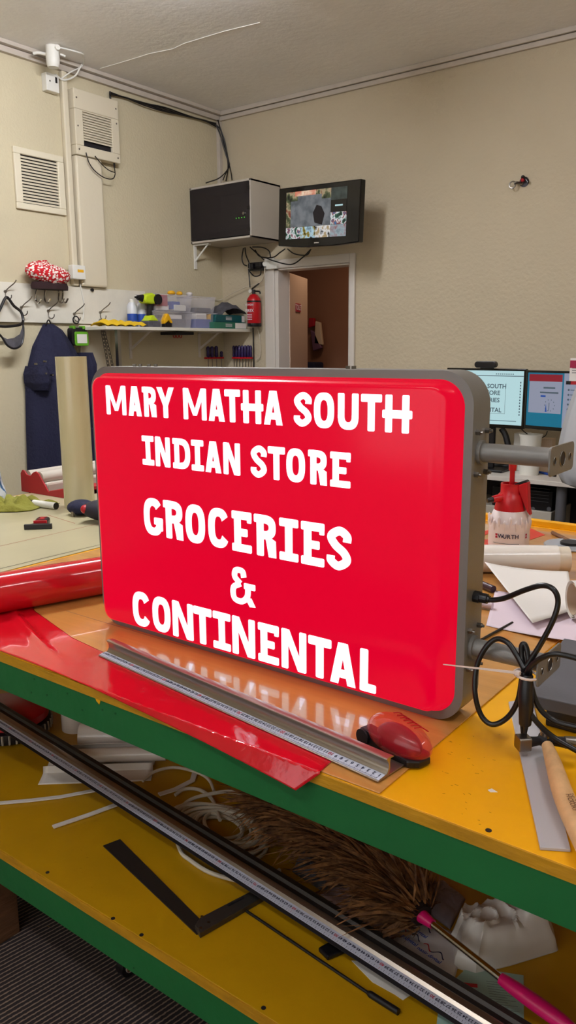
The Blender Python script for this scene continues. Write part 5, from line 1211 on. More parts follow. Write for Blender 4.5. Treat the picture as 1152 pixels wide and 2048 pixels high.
for px in (1066, 1098): q = P(px, 1018, 1, dyf+.1); mb.cyl((q.x, dyf+.098, q.z), (q.x, dyf+.1005, q.z), .012, seg=16)
for k in range(5): mb.box(x0+.08, x1-.04, dyf+.0985, dyf+.1005, zsh+.05+k*.018, zsh+.052+k*.018)
obj('front_details', mb, 'greyp', g)
my = 4.3
def screenobj(name, lab, c4, extra):
    TL, TR, BR, BL_ = c4; cen = (TL+TR+BR+BL_)/4
    g = thing(name, lab, 'monitor', cen)
    ux = (TR-TL).normalized(); uz = (TL-BL_); uz = (uz-ux*uz.dot(ux)).normalized(); uy = uz.cross(ux); W2 = (TR-TL).length/2; H2 = (TL-BL_).length/2
    MX = Matrix((ux, uy, uz)).transposed().to_4x4(); MX.translation = cen
    def q(): mb = MB(); mb.xf = MX; return mb
    mb = q(); mb.box(-W2-.012, W2+.012, .0, .03, -H2-.02, H2+.012); obj('bezel', mb, 'blackgl', g, bevel=.003)
    extra(g, q, W2, H2); return g, MX
lx0 = -2.10
c4 = (Vector((lx0, my, 1.325)), P(1047, 742.5, 1, my), P(1046, 851, 1, my), Vector((lx0, my, 1.02)))
c4[0].z = c4[1].z+.002; c4[3].z = c4[2].z
def ex1(g, q, W2, H2):
    mb = q(); mb.box(-W2, W2, -.0015, 0, -H2, H2); obj('screen', mb, 'screenw', g)
    mb = q(); mb.box(-W2, W2, -.002, -.0013, H2-.03, H2-.026); mb.box(-W2, W2-.03, -.002, -.0013, -H2+.02, -H2+.023)
    fx = W2-.1
    mb.box(fx, fx+.0015, -.002, -.0013, -H2*.6, H2*.55); mb.box(-W2, fx, -.002, -.0013, -H2*.6, -H2*.6+.0015)
    for k in range(12): mb.box(W2-.018, W2-.012, -.002, -.0013, H2*.55-k*.016, H2*.55-k*.016+.009)
    for k in range(9): mb.box(W2-.16+k*.012, W2-.153+k*.012, -.002, -.0013, H2-.02, H2-.015)
    obj('window_lines', mb, 'screenk', g)
    mb = q()
    for tx, zz, xr in (('MARY MATHA SOUTH', .42, .125), ('INDIAN STORE', .17, .155), ('GROCERIES', -.1, .155), ('CONTINENTAL', -.47, .143)):
        vs, fs = glyph_mesh(tx); w = max(v[0] for v in vs)*.032*1.0
        mb.text(tx, TM(Vector((W2-xr+.018-w, -.0018, H2*zz)), rx=PI/2), .034)
    obj('layout_text', mb, 'screenk', g)
g1, MX1 = screenobj('computer_monitor', 'computer monitor beside the sign showing the shop name layout', c4, ex1)
tr = P(1150, 749, 1, my-.07); br = P(1150, 868, 1, my-.07)
a = P(1057, 745, 1, my-.005); b = P(1054, 850, 1, my-.005); dd = (tr-a); k2 = .5/dd.length
tr2 = a+dd*k2; tr2.z = a.z; 
c4 = (a, tr2, Vector((tr2.x, tr2.y, b.z)), Vector((a.x, a.y, b.z)))
def ex2(g, q, W2, H2):
    mb = q(); mb.box(-W2, W2, -.0015, 0, -H2, H2); obj('screen', mb, 'screent', g)
    pw = .21
    mb = q(); mb.box(-W2+.012, -W2+pw, -.0022, -.0014, -H2*.5, H2-.01); mb.box(-W2+pw+.01, W2, -.0022, -.0014, -H2, H2); obj('page', mb, 'screeng', g)
    mb = q(); mb.box(-W2+.01, -W2+pw, -.003, -.002, H2-.045, H2-.008); obj('page_header', mb, 'screenr', g)
    mb = q()
    for k in range(2): mb.box(-W2+.1-k*.02, -W2+.17+k*.02, -.003, -.002, H2*.42-k*.025, H2*.42-k*.025+.008)
    for k in range(12): mb.cyl((-W2+pw+.04, -.003, H2*.4-k*.025), (-W2+pw+.04, -.002, H2*.4-k*.025), .0055, seg=10); mb.box(-W2+pw+.05, -W2+pw+.09, -.003, -.002, H2*.4-k*.025-.002, H2*.4-k*.025+.002)
    for k in range(10): a_ = k*PI/5; mb.box(-W2+.14+.03*math.cos(a_), -W2+.143+.03*math.cos(a_), -.003, -.002, -H2*.22+.03*math.sin(a_), -H2*.22+.006+.03*math.sin(a_))
    mb.box(-W2+.137, -W2+.14, -.003, -.002, -H2*.4, -H2*.1); obj('page_text', mb, 'screenk', g)
    mb = q(); mb.box(-W2+.085, -W2+.115, -.003, -.002, H2*.1, H2*.17); mb.prism([(-W2+.115, -H2*.45), (-W2+.12, -H2*.15), (-W2+.126, -H2*.45)], -.003, -.002, 1); obj('blue_button', mb, 'screenb', g)
g2, MX2 = screenobj('computer_monitor', 'second computer monitor at the right edge showing a teal desktop and a page', c4, ex2)
g1['group'] = g2['group'] = 'pair of monitors on the desk'
for gg, px in ((g1, 985), (g2, 1180)):
    q = P(px, 880, 1, my+.06)
    mb = MB(); mb.box(q.x-.02, q.x+.02, my+.035, my+.06, DZ_+.015, 1.2); obj('stand_column', mb, 'black', gg, bevel=.004)
    mb = MB(); mb.box(q.x-.1, q.x+.1, my-.03, my+.15, DZ_, DZ_+.015); obj('stand_foot', mb, 'black', gg, bevel=.004)
a = P(1003, 857, 1, my+.07); b = P(1022, 893, 1, my+.07)
mb = MB(); mb.tube([a, a.lerp(b, .5), b+Vector((.01, 0, -.1))], .018, 8); tag(obj('cable_sleeve', mb, 'black', smooth=True), 'black cable sleeve slanting down behind the first monitor', 'cable')
mb = MB(); mb.tube([P(1040, 855, 1, my+.05), P(1048, 863, 1, my+.05), P(1055, 868, 1, my+.05)], .003, 6); mb.tube([P(1095, 862, 1, my+.05), P(1090, 872, 1, my+.05), P(1075, 878, 1, my+.05), P(1060, 875, 1, my+.05)], .003, 6)
tag(obj('monitor_lead', mb, 'rubber'), 'thin black leads drooping under the second monitor', 'cable')
# webcam
a = P(950, 727, 1, my); b = P(996, 727, 1, my); ztop = c4[0].z+.012
g = thing('webcam', 'black bar webcam on top of the first monitor', 'webcam', ((a.x+b.x)/2, my, ztop))
zw = P(972, 729, 1, my).z
mb = MB(); mb.prism(rrect(a.x+.005, b.x-.005, zw-.018, zw+.018, .017, 6), my-.02, my+.015, 1); obj('body', mb, 'black', g, bevel=.003)
mb = MB(); mb.prism([((a.x+b.x)/2-.03, zw-.017), ((a.x+b.x)/2+.035, zw-.017), ((a.x+b.x)/2+.045, ztop), ((a.x+b.x)/2-.045, ztop)], my-.005, my+.02, 1); obj('clip', mb, 'black', g)
# card on second monitor
a = P(1141, 716, 1, my-.1); b = P(1141, 762, 1, my-.1)
g = thing('card_sign', 'white card with crimson header at the top right edge of the photo', 'card', b)
obj('card', B(a.x, a.x+.12, my-.1, my-.095, b.z, a.z), 'paper', g)
obj('card_header', B(a.x, a.x+.12, my-.101, my-.1, a.z-.05, a.z-.012), mat('crimson', '#a01040', .5), g)
mb = MB(); 
for k in range(4): mb.box(a.x+.012, a.x+.05, my-.1008, my-.1, b.z+.04+k*.012, b.z+.043+k*.012)
obj('card_text', mb, 'greyp', g)
mb = MB(); q = P(1132, 765, 1, my-.1); mb.box(q.x, q.x+.022, my-.1, my-.09, b.z-.018, b.z); obj('black_clip', mb, 'black', g)
obj('red_base', B(q.x+.024, q.x+.16, my-.1, my-.05, b.z-.018, b.z-.001), 'redpaint', g)
# pot and box on desk
a = P(1036, 900, 1, my+.0); b = P(1080, 900, 1, my+.0)
c_ = ((a.x+b.x)/2, my+.02, DZ_); r_ = 22*DEP((a.x, my, .9))/F
zt4 = P(1060, 869, 1, my).z
g = thing('white_pot', 'white round pot in front of a white box on the desk', 'pot', c_)
obj('pot_wall', MB().lathe([(r_*.85, .0), (r_*.95, zt4-DZ_-.02), (r_*1.05, zt4-DZ_), (r_*.98, zt4-DZ_), (r_*.9, zt4-DZ_-.03)], c_, 36), 'white', g, smooth=True)
a = P(1027, 890, 1, my+.1); b = P(1052, 890, 1, my+.1)
tag(obj('white_box', B(a.x, b.x, my+.1, my+.18, DZ_, P(1030, 866, 1, my+.1).z), 'white', bevel=.003), 'white box standing behind the pot on the desk', 'box')
a = P(1083, 888, 1, my+.12); b = P(1102, 888, 1, my+.12)
tag(obj('brown_box', B(a.x-.03, b.x, my+.14, my+.2, DZ_, P(1090, 878, 1, my+.12).z), 'paperback', bevel=.003), 'small brown carton on the desk behind the pot', 'box')
# headset, green pouch, pen
a = P(972, 936, 2, DZ_); b = P(1040, 938, 2, DZ_)
g = thing('headset', 'black headset lying near the front of the desk', 'headset', (a.x+.1, a.y, DZ_))
mb = MB(); mb.ell(((a.x+b.x)/2-.02, (a.y+b.y)/2+.03, DZ_+.018), .1, .05, .018, 28, 10); obj('pad', mb, 'black', g, smooth=True)
mb = MB(); mb.ell(((a.x+b.x)/2+.0, (a.y+b.y)/2+.05, DZ_+.045), .035, .03, .02, 20, 10); obj('ear_cup', mb, 'blackgl', g, smooth=True)
a = P(1046, 936, 2, DZ_); b = P(1092, 938, 2, DZ_)
mb = MB(); mb.grid(lambda u, v: (a.x+(b.x-a.x)*u, a.y+.0+.1*v, DZ_+.002+math.sin(PI*u)**.5*math.sin(PI*v)**.5*(.026+.01*noise.noise(Vector((u*6, v*4, 0))))), 24, 12)
tag(obj('green_pouch', mb, 'lgreen', smooth=True, solid=.002), 'bright green soft pouch on the desk', 'pouch')
a = P(1078, 944, 2, DZ_+.006); b = P(1104, 950, 2, DZ_+.006)
g = thing('pen', 'blue pen lying at the front edge of the desk', 'pen', a)
obj('barrel', MB().cyl(a, b, .007, seg=12), 'blue', g, smooth=True); obj('cap', MB().cyl(b, b+(b-a)*.25, .008, seg=12), 'black', g, smooth=True)
a = P(1040, 943, 2, DZ_+.003); b = P(1076, 945, 2, DZ_+.003)
tag(obj('teal_stick', MB().cyl(a, b, .004, seg=8), 'teal'), 'thin teal stick beside the blue pen', 'stick')
# rounded grey shell right
ycb = 3.1
g = thing('chair_back', 'glossy light grey rounded chair back at the right edge of the photo', 'chair', (P(1110, 900, 1, ycb).x+.15, ycb, 0))
K3 = lambda px, py: P(px, py, 1, ycb)
prof = [(1152, 785), (1139, 820), (1130, 850), (1122, 885), (1118, 920), (1120, 945), (1128, 962), (1145, 968)]
pts = [K3(*p) for p in [(1160, 770)]+prof]
xc = pts[0].x+.20
mb = MB(); vs = []; N = 14
for p in pts:
    for k in range(N+1):
        t = k/N; vs.append((p.x+(xc-p.x)*2*t, ycb-.09*math.sin(PI*t)**.7*1.0, p.z))
mb.add(vs, [(i*(N+1)+k, i*(N+1)+k+1, (i+1)*(N+1)+k+1, (i+1)*(N+1)+k) for i in range(len(pts)-1) for k in range(N)])
obj('back_shell', mb, 'lightgrey', g, smooth=True, solid=.02)
zb = pts[-1].z
mb = MB(); mb.cyl((xc, ycb+.05, .42), (xc, ycb+.03, zb+.05), .03); mb.box(xc-.24, xc+.24, ycb-.02, ycb+.45, .42, .5); obj('seat', mb, 'blackm', g, bevel=.02)
mb = MB(); mb.cyl((xc, ycb+.2, .08), (xc, ycb+.2, .42), .03)
for k in range(5): a_ = k*2*PI/5; mb.tube([(xc, ycb+.2, .09), (xc+.28*math.cos(a_), ycb+.2+.28*math.sin(a_), .06)], .02, 8); mb.cyl((xc+.28*math.cos(a_)-.012, ycb+.2+.28*math.sin(a_), .03), (xc+.28*math.cos(a_)+.012, ycb+.2+.28*math.sin(a_), .03), .03, seg=14)
obj('base', mb, 'black', g, smooth=True)

# ------------------------------------------------------------ lower shelf contents
def Sx(px, py, z=S): return P(px, py, 2, z)
# steel square
g = thing('framing_square', 'large dark steel square lying on the lower shelf', 'square', Sx(395, 1865))
za, zb = S+.0003, S+.0025
q4 = [Sx(206, 1691, zb), Sx(240, 1678, zb), Sx(420, 1858, zb), Sx(393, 1868, zb)]
mb = MB(); mb.prism([(p.x, p.y) for p in q4], za, zb, 2); obj('blade', mb, 'dsteel', g)
h4 = [Sx(390, 1850, S+.012), Sx(400, 1835, S+.012), Sx(560, 1752, S+.012), Sx(575, 1765, S+.012), Sx(400, 1866, S+.012)]
mb = MB(); mb.prism([(p.x, p.y) for p in h4], za, S+.012, 2); obj('stock', mb, mat('stock_metal', '#55504c', .35, metal=.7), g, bevel=.001)
mb = MB()
for px, py in ((404, 1833), (417, 1845), (401, 1856)): p = Sx(px, py, S+.012); mb.cyl(p, p+Vector((0, 0, .0006)), .0028, seg=12)
obj('rivet', mb, 'steel', g)
a = Sx(456, 1812, S+.012); b = Sx(487, 1796, S+.012); mb = MB(); mb.cyl(a+Vector((0, 0, .0003)), b+Vector((0, 0, .0003)), .0022, seg=8); obj('level_vial', mb, 'blackm', g)
# black rod with handle
g = thing('black_rod', 'thin black rod with thicker end lying on the lower shelf', 'rod', Sx(640, 1925))
a = Sx(493, 1822, S+.004); b = Sx(735, 1985, S+.004); c_ = Sx(797, 2024, S+.006)
obj('shaft', MB().cyl(a, b, .0028, seg=12), 'black', g, smooth=True)
obj('handle', MB().tube([b, b.lerp(c_, .2), c_], lambda t: .0035+.0022*min(1, t*3), 12), 'black', g, smooth=True)
# eraser block tool
q4 = [Sx(636, 1904), Sx(672, 1884), Sx(712, 1900), Sx(655, 1923)]
mb = MB(); mb.prism([(p.x, p.y) for p in q4], S+.0003, S+.010, 2); tag(obj('black_block', mb, 'black', bevel=.003), 'small black rubber block half under the long ruler', 'block')
q4 = [Sx(703, 1922), Sx(760, 1925), Sx(830, 1985), Sx(806, 2001), Sx(790, 1990), Sx(745, 1965)]
mb = MB(); mb.prism([(p.x, p.y) for p in q4], S+.0003, S+.0012, 2); tag(obj('paper_offcut', mb, 'paper'), 'white paper offcut under the near side of the long ruler', 'paper')
# leaflet
q4 = [Sx(872, 2060), Sx(880, 1990), Sx(935, 1935), Sx(1047, 1952), Sx(1048, 2075)]
g = thing('leaflet', 'pale teal leaflet with red label under the pink duster handle', 'leaflet', Sx(1000, 2000))
mb = MB(); mb.prism([(p.x, p.y) for p in q4], S+.0003, S+.0015, 2); obj('page', mb, 'leaf', g)
a = Sx(922, 1968, S+.0016); b = Sx(955, 1972, S+.0016); dv = (b-a).normalized(); n_ = Vector((-dv.y, dv.x, 0))*.004
mb = MB(); mb.add([a-n_, b-n_, b+n_, a+n_, a-n_+Vector((0, 0, .0003)), b-n_+Vector((0, 0, .0003)), b+n_+Vector((0, 0, .0003)), a+n_+Vector((0, 0, .0003))], [(4, 5, 6, 7), (0, 1, 5, 4), (1, 2, 6, 5), (2, 3, 7, 6), (3, 0, 4, 7)]); obj('red_label', mb, 'redp', g)
mb = MB()
for k in range(16):
    a = Sx(972+k*1.2, 1962+k*5.0, S+.0016); b = a+dv*(.035+.008*math.sin(k*3)); n_ = Vector((-dv.y, dv.x, 0))*.0004; mb.add([a-n_, b-n_, b+n_, a+n_], [(0, 1, 2, 3)])
for k in range(8):
    a = Sx(892+k*3, 2010+k*4, S+.0016); b = a+dv*(.02); n_ = Vector((-dv.y, dv.x, 0))*.0006; mb.add([a-n_, b-n_, b+n_, a+n_], [(0, 1, 2, 3)])
obj('printed_lines', mb, 'greyp', g)
# pouch with printed logo
q4 = [Sx(765, 1895, S+.01), Sx(800, 1840, S+.01), Sx(935, 1870, S+.01), Sx(905, 1925, S+.01), Sx(875, 1950, S+.01)]
g = thing('printed_bag', 'pale plastic bag printed with a wavy blue and red logo', 'bag', Sx(850, 1890))
A, B_, C_, D_ = Sx(770, 1890, S+.012), Sx(800, 1825, S+.012), Sx(935, 1860, S+.012), Sx(905, 1962, S+.012)
def pbf(u, v):
    p = (A*(1-u)+D_*u)*(1-v)+(B_*(1-u)+C_*u)*v; e = min(1, 6*min(u, 1-u, v, 1-v)); return (p.x, p.y, S+.0008+e*(.010+.004*noise.noise(Vector((u*5, v*5, 1)))))
mb = MB(); mb.grid(pbf, 24, 18); obj('bag_film', mb, 'lilac', g, smooth=True, solid=.0006)
gw = max(v[0] for v in glyph_mesh('nasir.digital')[0])*2
for (xa, ya, xb, yb, wa_, wb_) in ((836, 1902, 881, 1933, (843, 1897), (888, 1926)), (790, 1868, 834, 1898, (797, 1862), (840, 1889)), (812, 1851, 853, 1882, (815, 1842), (862, 1872))):
    zz_ = S+.0185; ya -= 7; yb -= 7; wa_ = (wa_[0]+3, wa_[1]-9); wb_ = (wb_[0]+3, wb_[1]-9)
    a = P(xa, ya, 2, zz_); b = P(xb, yb, 2, zz_); dv = b-a; an = math.atan2(dv.y, dv.x)
    mb = MB(); mb.text('nasir.digital', TM((a+b)/2, rz=an), dv.length/gw)
    obj('logo_text', mb, 'blue', g)
    a = P(*wa_, 2, zz_); b = P(*wb_, 2, zz_); dv = b-a; nn = Vector((-dv.y, dv.x, 0)).normalized()
    for mm, lo, hi in (('redpaint', 0, .42), ('ink', .42, 1)):
        mb = MB(); pts = []
        for k in range(13):
            t = lo+(hi-lo)*k/12; pts.append(a+dv*t+nn*.0055*math.sin(t*3.4*PI+.3))
        for k in range(12):
            w_ = nn*.0014; mb.add([pts[k]-w_, pts[k+1]-w_, pts[k+1]+w_, pts[k]+w_], [(0, 1, 2, 3)])
        obj('logo_wave', mb, mm, g)
# crumpled white bag
cA = Sx(1000, 1840, S+.03)
outl = [Sx(895, 1842, S+.05), Sx(915, 1790, S+.07), Sx(1000, 1770, S+.07), Sx(1100, 1800, S+.03), Sx(1117, 1903), Sx(1020, 1933), Sx(950, 1950), Sx(905, 1935), Sx(905, 1880, S+.02)]
ctr = Sx(995, 1870, S)
def cbf(u, v):
    t = u*len(outl); i = int(t) % len(outl); f = t-int(t); p = outl[i].lerp(outl[(i+1) % len(outl)], f)
    r = 1-v; x = ctr.x+(p.x-ctr.x)*r; y = ctr.y+(p.y-ctr.y)*r
    q = Vector((x*13, y*13, 0)); vd = noise.voronoi(q)[0]; h = (1-r**2.2)**.6*.075
    h *= (.75+.55*abs(noise.noise(q*.7)))
    h += .014*(vd[1]-vd[0])*(v*3 if v < .33 else 1)
    e_ = min(1, v*5); h += e_*(.016*(1-min(1, abs(noise.noise(q*.9+Vector((3, 1, 0)))*3.2)))**2+.009*(1-min(1, abs(noise.noise(q*2.1+Vector((7, 2, 1)))*3)))**2)
    if r > .97: h = 0
    return (x, y, S+.001+h+max(0, p.z-S)*r*.0)
mb = MB(); mb.grid(cbf, 120, 40); tag(obj('white_plastic_bag', mb, 'bag', smooth=True, angle=25), 'crumpled white plastic bag on the lower shelf beside the duster handle', 'bag')
# pink-grey cloth bag under duster
def mound(nm, pts4, hgt, mm, lab, cat, seed=0, f=5):
    A, B_, C_, D_ = [Sx(*p) for p in pts4]
    def fn(u, v):
        p = (A*(1-u)+D_*u)*(1-v)+(B_*(1-u)+C_*u)*v; e = (math.sin(PI*u)*math.sin(PI*v))**.4
        return (p.x, p.y, S+.001+e*(hgt*(.7+.4*noise.noise(Vector((u*f, v*f, seed))))+.006*abs(noise.noise(Vector((u*f*3, v*f*3, seed))))))
    mb = MB(); mb.grid(fn, 40, 26); return tag(obj(nm, mb, mm, smooth=True, solid=.002), lab, cat)
mound('grey_rag', [(585, 1745), (610, 1690), (690, 1720), (655, 1790)], .03, 'grey_f', 'grey rag lying between the long ruler and the duster feathers', 'rag', 2)
mound('cloth_bag', [(640, 1790), (700, 1740), (860, 1830), (780, 1890)], .022, mat('dusty_pink', '#9a7f80', .8), 'dusty pink cloth bag under the duster feathers', 'bag', 6, 3)
mound('grey_cloth', [(820, 1800), (880, 1765), (930, 1800), (900, 1860)], .03, mat('dim_grey_cloth', '#8a7c80', .7), 'soft grey cloth between the duster and the crumpled white bag', 'cloth', 9, 3)
# feather duster
zc_ = .44
cp = P(862, 1846, 2, zc_); hp0 = P(1006, 1960, 2, .43); hp1 = P(1135, 2052, 2, .425); tip = Vector((-1.10, 1.245, .47))
g = thing('feather_duster', 'brown feather duster with chrome stick and pink handle on the lower shelf', 'duster', (cp.x, cp.y, S))
obj('chrome_stick', MB().cyl(cp, hp0, .0062, seg=20), 'chrome', g, smooth=True)
dvp = (hp1-hp0).normalized()
obj('pink_handle', MB().tube([hp0-dvp*.004, hp0+dvp*.02, hp0+dvp*.06, hp0+dvp*.10, hp1, hp1+dvp*.02], lambda t: .0095+.0035*math.sin(PI*min(1, t*1.1)), 20), 'magenta', g, smooth=True)
dcp = (cp-hp0).normalized()
obj('pink_collar', MB().tube([cp-dcp*.004, cp+dcp*.012, cp+dcp*.03], lambda t: .0085+.005*t, 16), 'magenta', g, smooth=True)
core = cp+dcp*.02
fm = mat('brown_feathers', '#4a2c1c', .75, vscale=38, col2='#a87646')
mid = [core, core.lerp(tip, .15)+Vector((0, .03, .0)), core.lerp(tip, .4)+Vector((0, .05, .0)), core.lerp(tip, .7)+Vector((0, .04, 0)), tip]
def spine(t):
    t = max(0, min(.9999, t))*(len(mid)-1); i = int(t); return mid[i].lerp(mid[i+1], t-i)
mb = MB(); rnd = random.Random(3)
ad = (tip-core).normalized(); s1 = ad.cross(Vector((0, 0, 1))).normalized(); s2 = s1.cross(ad)
for k in range(3000):
    t0 = rnd.random()**.95*.9; a0 = rnd.uniform(0, 2*PI)
    env = .03+.075*math.sin(PI*min(1, t0*1.05+.14))**.8
    L_ = rnd.uniform(.05, .13); o_ = s1*math.cos(a0)+s2*math.sin(a0)
    b0 = spine(t0)+o_*env*rnd.uniform(.1, .5)
    d0 = (ad*rnd.uniform(.25, 1)+o_*rnd.uniform(.3, .9)+Vector((rnd.uniform(-.35, .35), rnd.uniform(-.35, .35), rnd.uniform(-.2, .35)))).normalized()
    bend = (ad*.6+Vector((rnd.uniform(-.5, .5), rnd.uniform(-.5, .5), rnd.uniform(-1.1, -.2))))*rnd.uniform(.3, .9)
    pts = []; p = b0.copy(); dd_ = d0
    for j_ in range(6):
        q = p.copy(); q.z = max(S+.004, min(T-.09, q.z)); pts.append(q)
        dd_ = (dd_+bend*.22).normalized(); p = p+dd_*(L_/5)
    w = rnd.uniform(.0016, .0042)
    sd = dd_.cross(Vector((rnd.uniform(-.5, .5), rnd.uniform(-.5, .5), 1))).normalized(); vs = []
    for j_, p in enumerate(pts):
        ww = w*math.sin(PI*min(.98, .15+j_/5*.85)); vs += [p-sd*ww, p+sd*ww]
    mb.add(vs, [(2*i, 2*i+1, 2*i+3, 2*i+2) for i in range(5)])
obj('feathers', mb, fm, g)
mb = MB(); mb.tube([core, spine(.3), spine(.6), spine(.85)], lambda t: .012+.022*math.sin(PI*min(1, t+.08))**.8, 14); obj('feather_core', mb, mat('feather_dark', '#22130e', .95), g, smooth=True)
# coiled white cable
g = thing('coiled_cable', 'coiled white cable heaped on the lower shelf behind the long ruler', 'cable', Sx(430, 1660))
mb = MB(); cc_ = Sx(440, 1665); rnd = random.Random(5)
pts = []
for k in range(170):
    t = k/12*2*PI*.9; r = .075+.022*math.sin(k*.21)+.006*math.sin(k*.7); lay = k/170
    pts.append(Vector((cc_.x+.018*math.sin(k*.05)+1.25*r*math.cos(t), cc_.y+.8*r*math.sin(t)+.01*math.cos(k*.09), S+.005+.012*lay+.001*math.sin(k*1.3))))
mb.tube(pts, .0042, 8, n=3)
mb.tube([Sx(x, y, S+z) for x, y, z in ((345, 1645, .005), (360, 1700, .005), (380, 1720, .005), (420, 1745, .005), (480, 1762, .005), (520, 1765, .005), (560, 1740, .006))], .0045, 8)
mb.tube([Sx(x, y, S+z) for x, y, z in ((352, 1625, .01), (380, 1600, .014), (420, 1588, .02), (460, 1583, .02), (500, 1590, .015))], .0045, 8)
mb.tube([Sx(x, y, S+z) for x, y, z in ((350, 1590, .006), (370, 1578, .01), (400, 1580, .01), (425, 1600, .008), (440, 1640, .02))], .0045, 8)
mb.tube([Sx(x, y, S+z) for x, y, z in ((285, 1562, .006), (310, 1543, .012), (350, 1535, .012), (395, 1545, .02), (418, 1560, .015), (428, 1582, .01))], .004, 8)
obj('cable_coil', mb, 'wcable', g, smooth=True)
# white flat strips
for pl, w, lab in (([(-20, 1609), (60, 1602), (120, 1595), (200, 1580)], .0055, 'flat white plastic strip at the far left of the lower shelf, upper of the two'), ([(106, 1655), (180, 1630), (250, 1604)], .0062, 'flat white plastic strip pointing at the steel square, lower of the two'), ([(318, 1590), (350, 1580), (385, 1562), (390, 1545)], .007, 'flat pale strip bending up between papers and coiled cable')):
    pts = [Sx(x, y, S+.002) for x, y in pl]; mb = MB()
    vs = []
    for i, p in enumerate(pts):
        d_ = (pts[min(i+1, len(pts)-1)]-pts[max(0, i-1)]).normalized(); n_ = Vector((-d_.y, d_.x, 0))*w
        vs += [p-n_, p+n_, p-n_+Vector((0, 0, .003)), p+n_+Vector((0, 0, .003))]
    fs = []
    for i in range(len(pts)-1):
        a_, b_ = 4*i, 4*i+4; fs += [(a_, a_+1, b_+1, b_), (a_+2, a_+3, b_+3, b_+2), (a_, a_+2, b_+2, b_), (a_+1, a_+3, b_+3, b_+1)]
    fs += [(0, 1, 3, 2), (len(vs)-4, len(vs)-3, len(vs)-1, len(vs)-2)]
    mb.add(vs, fs); tag(obj('plastic_strip', mb, 'paper'), lab, 'strip', 'white strips on the lower shelf')
# rolled white sheets
g = thing('rolled_sheets', 'loosely rolled white vinyl sheets on the lower shelf under the front board', 'vinyl sheets', Sx(190, 1545))
a = Sx(76, 1570); b = Sx(302, 1562); dv = (b-a); wd = dv.length; dvn = dv.normalized(); nn = Vector((-dvn.y, dvn.x, 0))
def cs_(v):
    if v < .25: s = v/.25; return (.055*s, .001+.004*s*s)
    t = (v-.25)/.75; an_ = -PI*.42+PI*1.25*t; r = .026
    return (.085+r*math.sin(an_)*1.3, .028-r*math.cos(an_))
mb = MB(); mb.grid(lambda u, v: tuple(a+dvn*wd*(u*(1-.02*v)+.02*v)+nn*cs_(v)[0]+Vector((0, 0, cs_(v)[1]+.004*math.sin(u*3)*v))), 20, 36)
obj('outer_sheet', mb, 'vroll', g, smooth=True, solid=.0008)
c0 = a+dvn*.02+nn*.09+Vector((0, 0, .027)); obj('inner_roll', MB().cyl(c0, c0+dvn*(wd+.01), .019, seg=32), 'vroll', g, smooth=True)
c0 = a+dvn*.07+nn*.185+Vector((0, 0, .036)); obj('rear_roll', MB().cyl(c0, c0+dvn*(wd-.02), .035, seg=32), 'vroll', g, smooth=True)
# upright white roll
a = Sx(112, 1478); c_ = (a.x-.01, a.y+.08, S); r_ = .042
g = thing('upright_roll', 'upright white roll standing on the lower shelf near the left end', 'vinyl roll', c_)
obj('film', MB().lathe([(r_*.75, 0), (r_, 0), (r_, .36), (r_*.75, .36)], c_, 36), 'vroll', g, smooth=True, angle=40)
obj('core', MB().lathe([(r_*.74, .001), (r_*.74, .359)], c_, 30), 'paperback', g, smooth=True)
# black and red bag at left
g = thing('tool_case', 'dark round tool case with red side at the far left of the lower shelf', 'case', (-1.93, 1.2, S))
a = Sx(62, 1488)
mb = MB(); mb.lathe([(.10, 0), (.112, .006), (.115, .02), (.112, .035), (.10, .04)], (a.x-.13, a.y+.02, S), 48, 1.1, 1.0); obj('base_ring', mb, 'black', g, smooth=True)
mb = MB(); mb.lathe([(.104, .04), (.108, .044), (.106, .062), (.09, .07), (.0, .072)], (a.x-.13, a.y+.02, S), 48, 1.1, 1.0); obj('red_body', mb, 'redpaint', g, smooth=True)
mb = MB()
for k in range(40): a_ = k*2*PI/40; mb.box(a.x-.13+.126*math.cos(a_)-.002, a.x-.13+.126*math.cos(a_)+.002, a.y+.02+.115*math.sin(a_)-.002, a.y+.02+.115*math.sin(a_)+.002, S+.008, S+.034)
obj('grille', mb, 'cabg', g)
mb = MB(); mb.box(-2.3, -1.5, 1.75, 1.85, S, S+.3); tag(obj('brown_box', mb, 'raww'), 'dark brown carton deep under the bench at the back of the lower shelf', 'box')

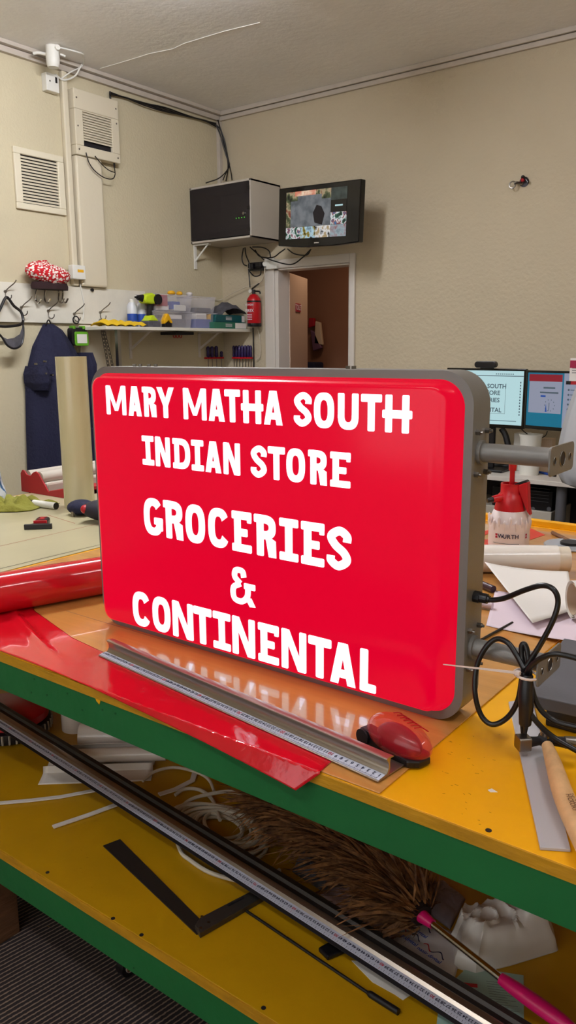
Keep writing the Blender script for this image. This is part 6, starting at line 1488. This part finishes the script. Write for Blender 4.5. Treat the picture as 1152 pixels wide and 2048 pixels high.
# ------------------------------------------------------------ lights
def area(name, loc, sx, sy, pw, col, rot=(0, 0, 0)):
    l = bpy.data.lights.new(name, 'AREA'); l.shape = 'RECTANGLE'; l.size = sx; l.size_y = sy; l.energy = pw; l.color = col
    o = bpy.data.objects.new(name, l); C.objects.link(o); o.location = loc; o.rotation_euler = rot; return o
M['lampw2'] = mat('fill_tube_glow', '#ffffff', .3, emis='#f6f8ff', estr=52)  # tube glow for the two added fill lights
def fitting(x, y, lab, pw, ang=0, ln=1.5, tm='lampw2'):
    g = thing('ceiling_light', lab, 'ceiling light', (x, y, CEIL), 'batten lights on the ceiling')
    mb = MB(); mb.xf = TM(Vector((x, y, 0)), rz=ang); mb.box(-.022, .022, -ln/2, ln/2, CEIL-.04, CEIL); obj('batten', mb, 'white', g, bevel=.004)
    mb = MB(); mb.xf = TM(Vector((x, y, 0)), rz=ang); mb.cyl((0, -ln/2+.03, CEIL-.062), (0, ln/2-.03, CEIL-.062), .015, seg=16); obj('tube', mb, tm, g, smooth=True)
    area('lamp', (x, y, CEIL-.1), .1, ln, pw, (.96, .98, 1.0), (0, 0, ang))
fitting(-2.42, 2.2, 'fluorescent batten light just above the top of the photo, nearest the left wall', 22, 0, 1.5, 'lampw')
fitting(.55, 1.3, 'added batten fill light right of the camera, out of view', 4, 0, 1.5)  # added fill to brighten the right of the bench top
fitting(-1.0, -.6, 'added batten fill light behind the camera, out of view', 6, PI/2, 1.5)  # added fill to lift the general room light
mb = MB(); mb.box(-2.3, .9, YF-.02, YF-.004, .9, 2.3)
wn = struct('added_window_1', mb, mat('added_window_glow', '#ffffff', .3, emis=(.92, .97, 1.0, 1), estr=1.15))  # added glowing panel, unseen, to light the front boards and lower shelf
mb = MB()
for q_ in ((-2.36, -2.3, .84, 2.36), (.9, .96, .84, 2.36), (-2.3, .9, .84, .9), (-2.3, .9, 2.3, 2.36), (-.73, -.67, .9, 2.3)): mb.box(q_[0], q_[1], YF-.02, YF+.02, q_[2], q_[3])
obj('added_window_frame', mb, 'doorw', wn)  # frame dressing the added glowing panel
wd = bpy.data.worlds.new('world'); sc.world = wd; wd.use_nodes = True
wd.node_tree.nodes['Background'].inputs[0].default_value = (.9, .82, .75, 1); wd.node_tree.nodes['Background'].inputs[1].default_value = .15
hl = area('hall_lamp', (-3.5, D+.6, 2.45), .2, .3, 4.5, (1.0, .74, .52))
sc.view_settings.view_transform = 'Standard'; sc.view_settings.look = 'None'; sc.view_settings.gamma = 1; sc.view_settings.use_curve_mapping = False
sc.view_settings.exposure = 0.08
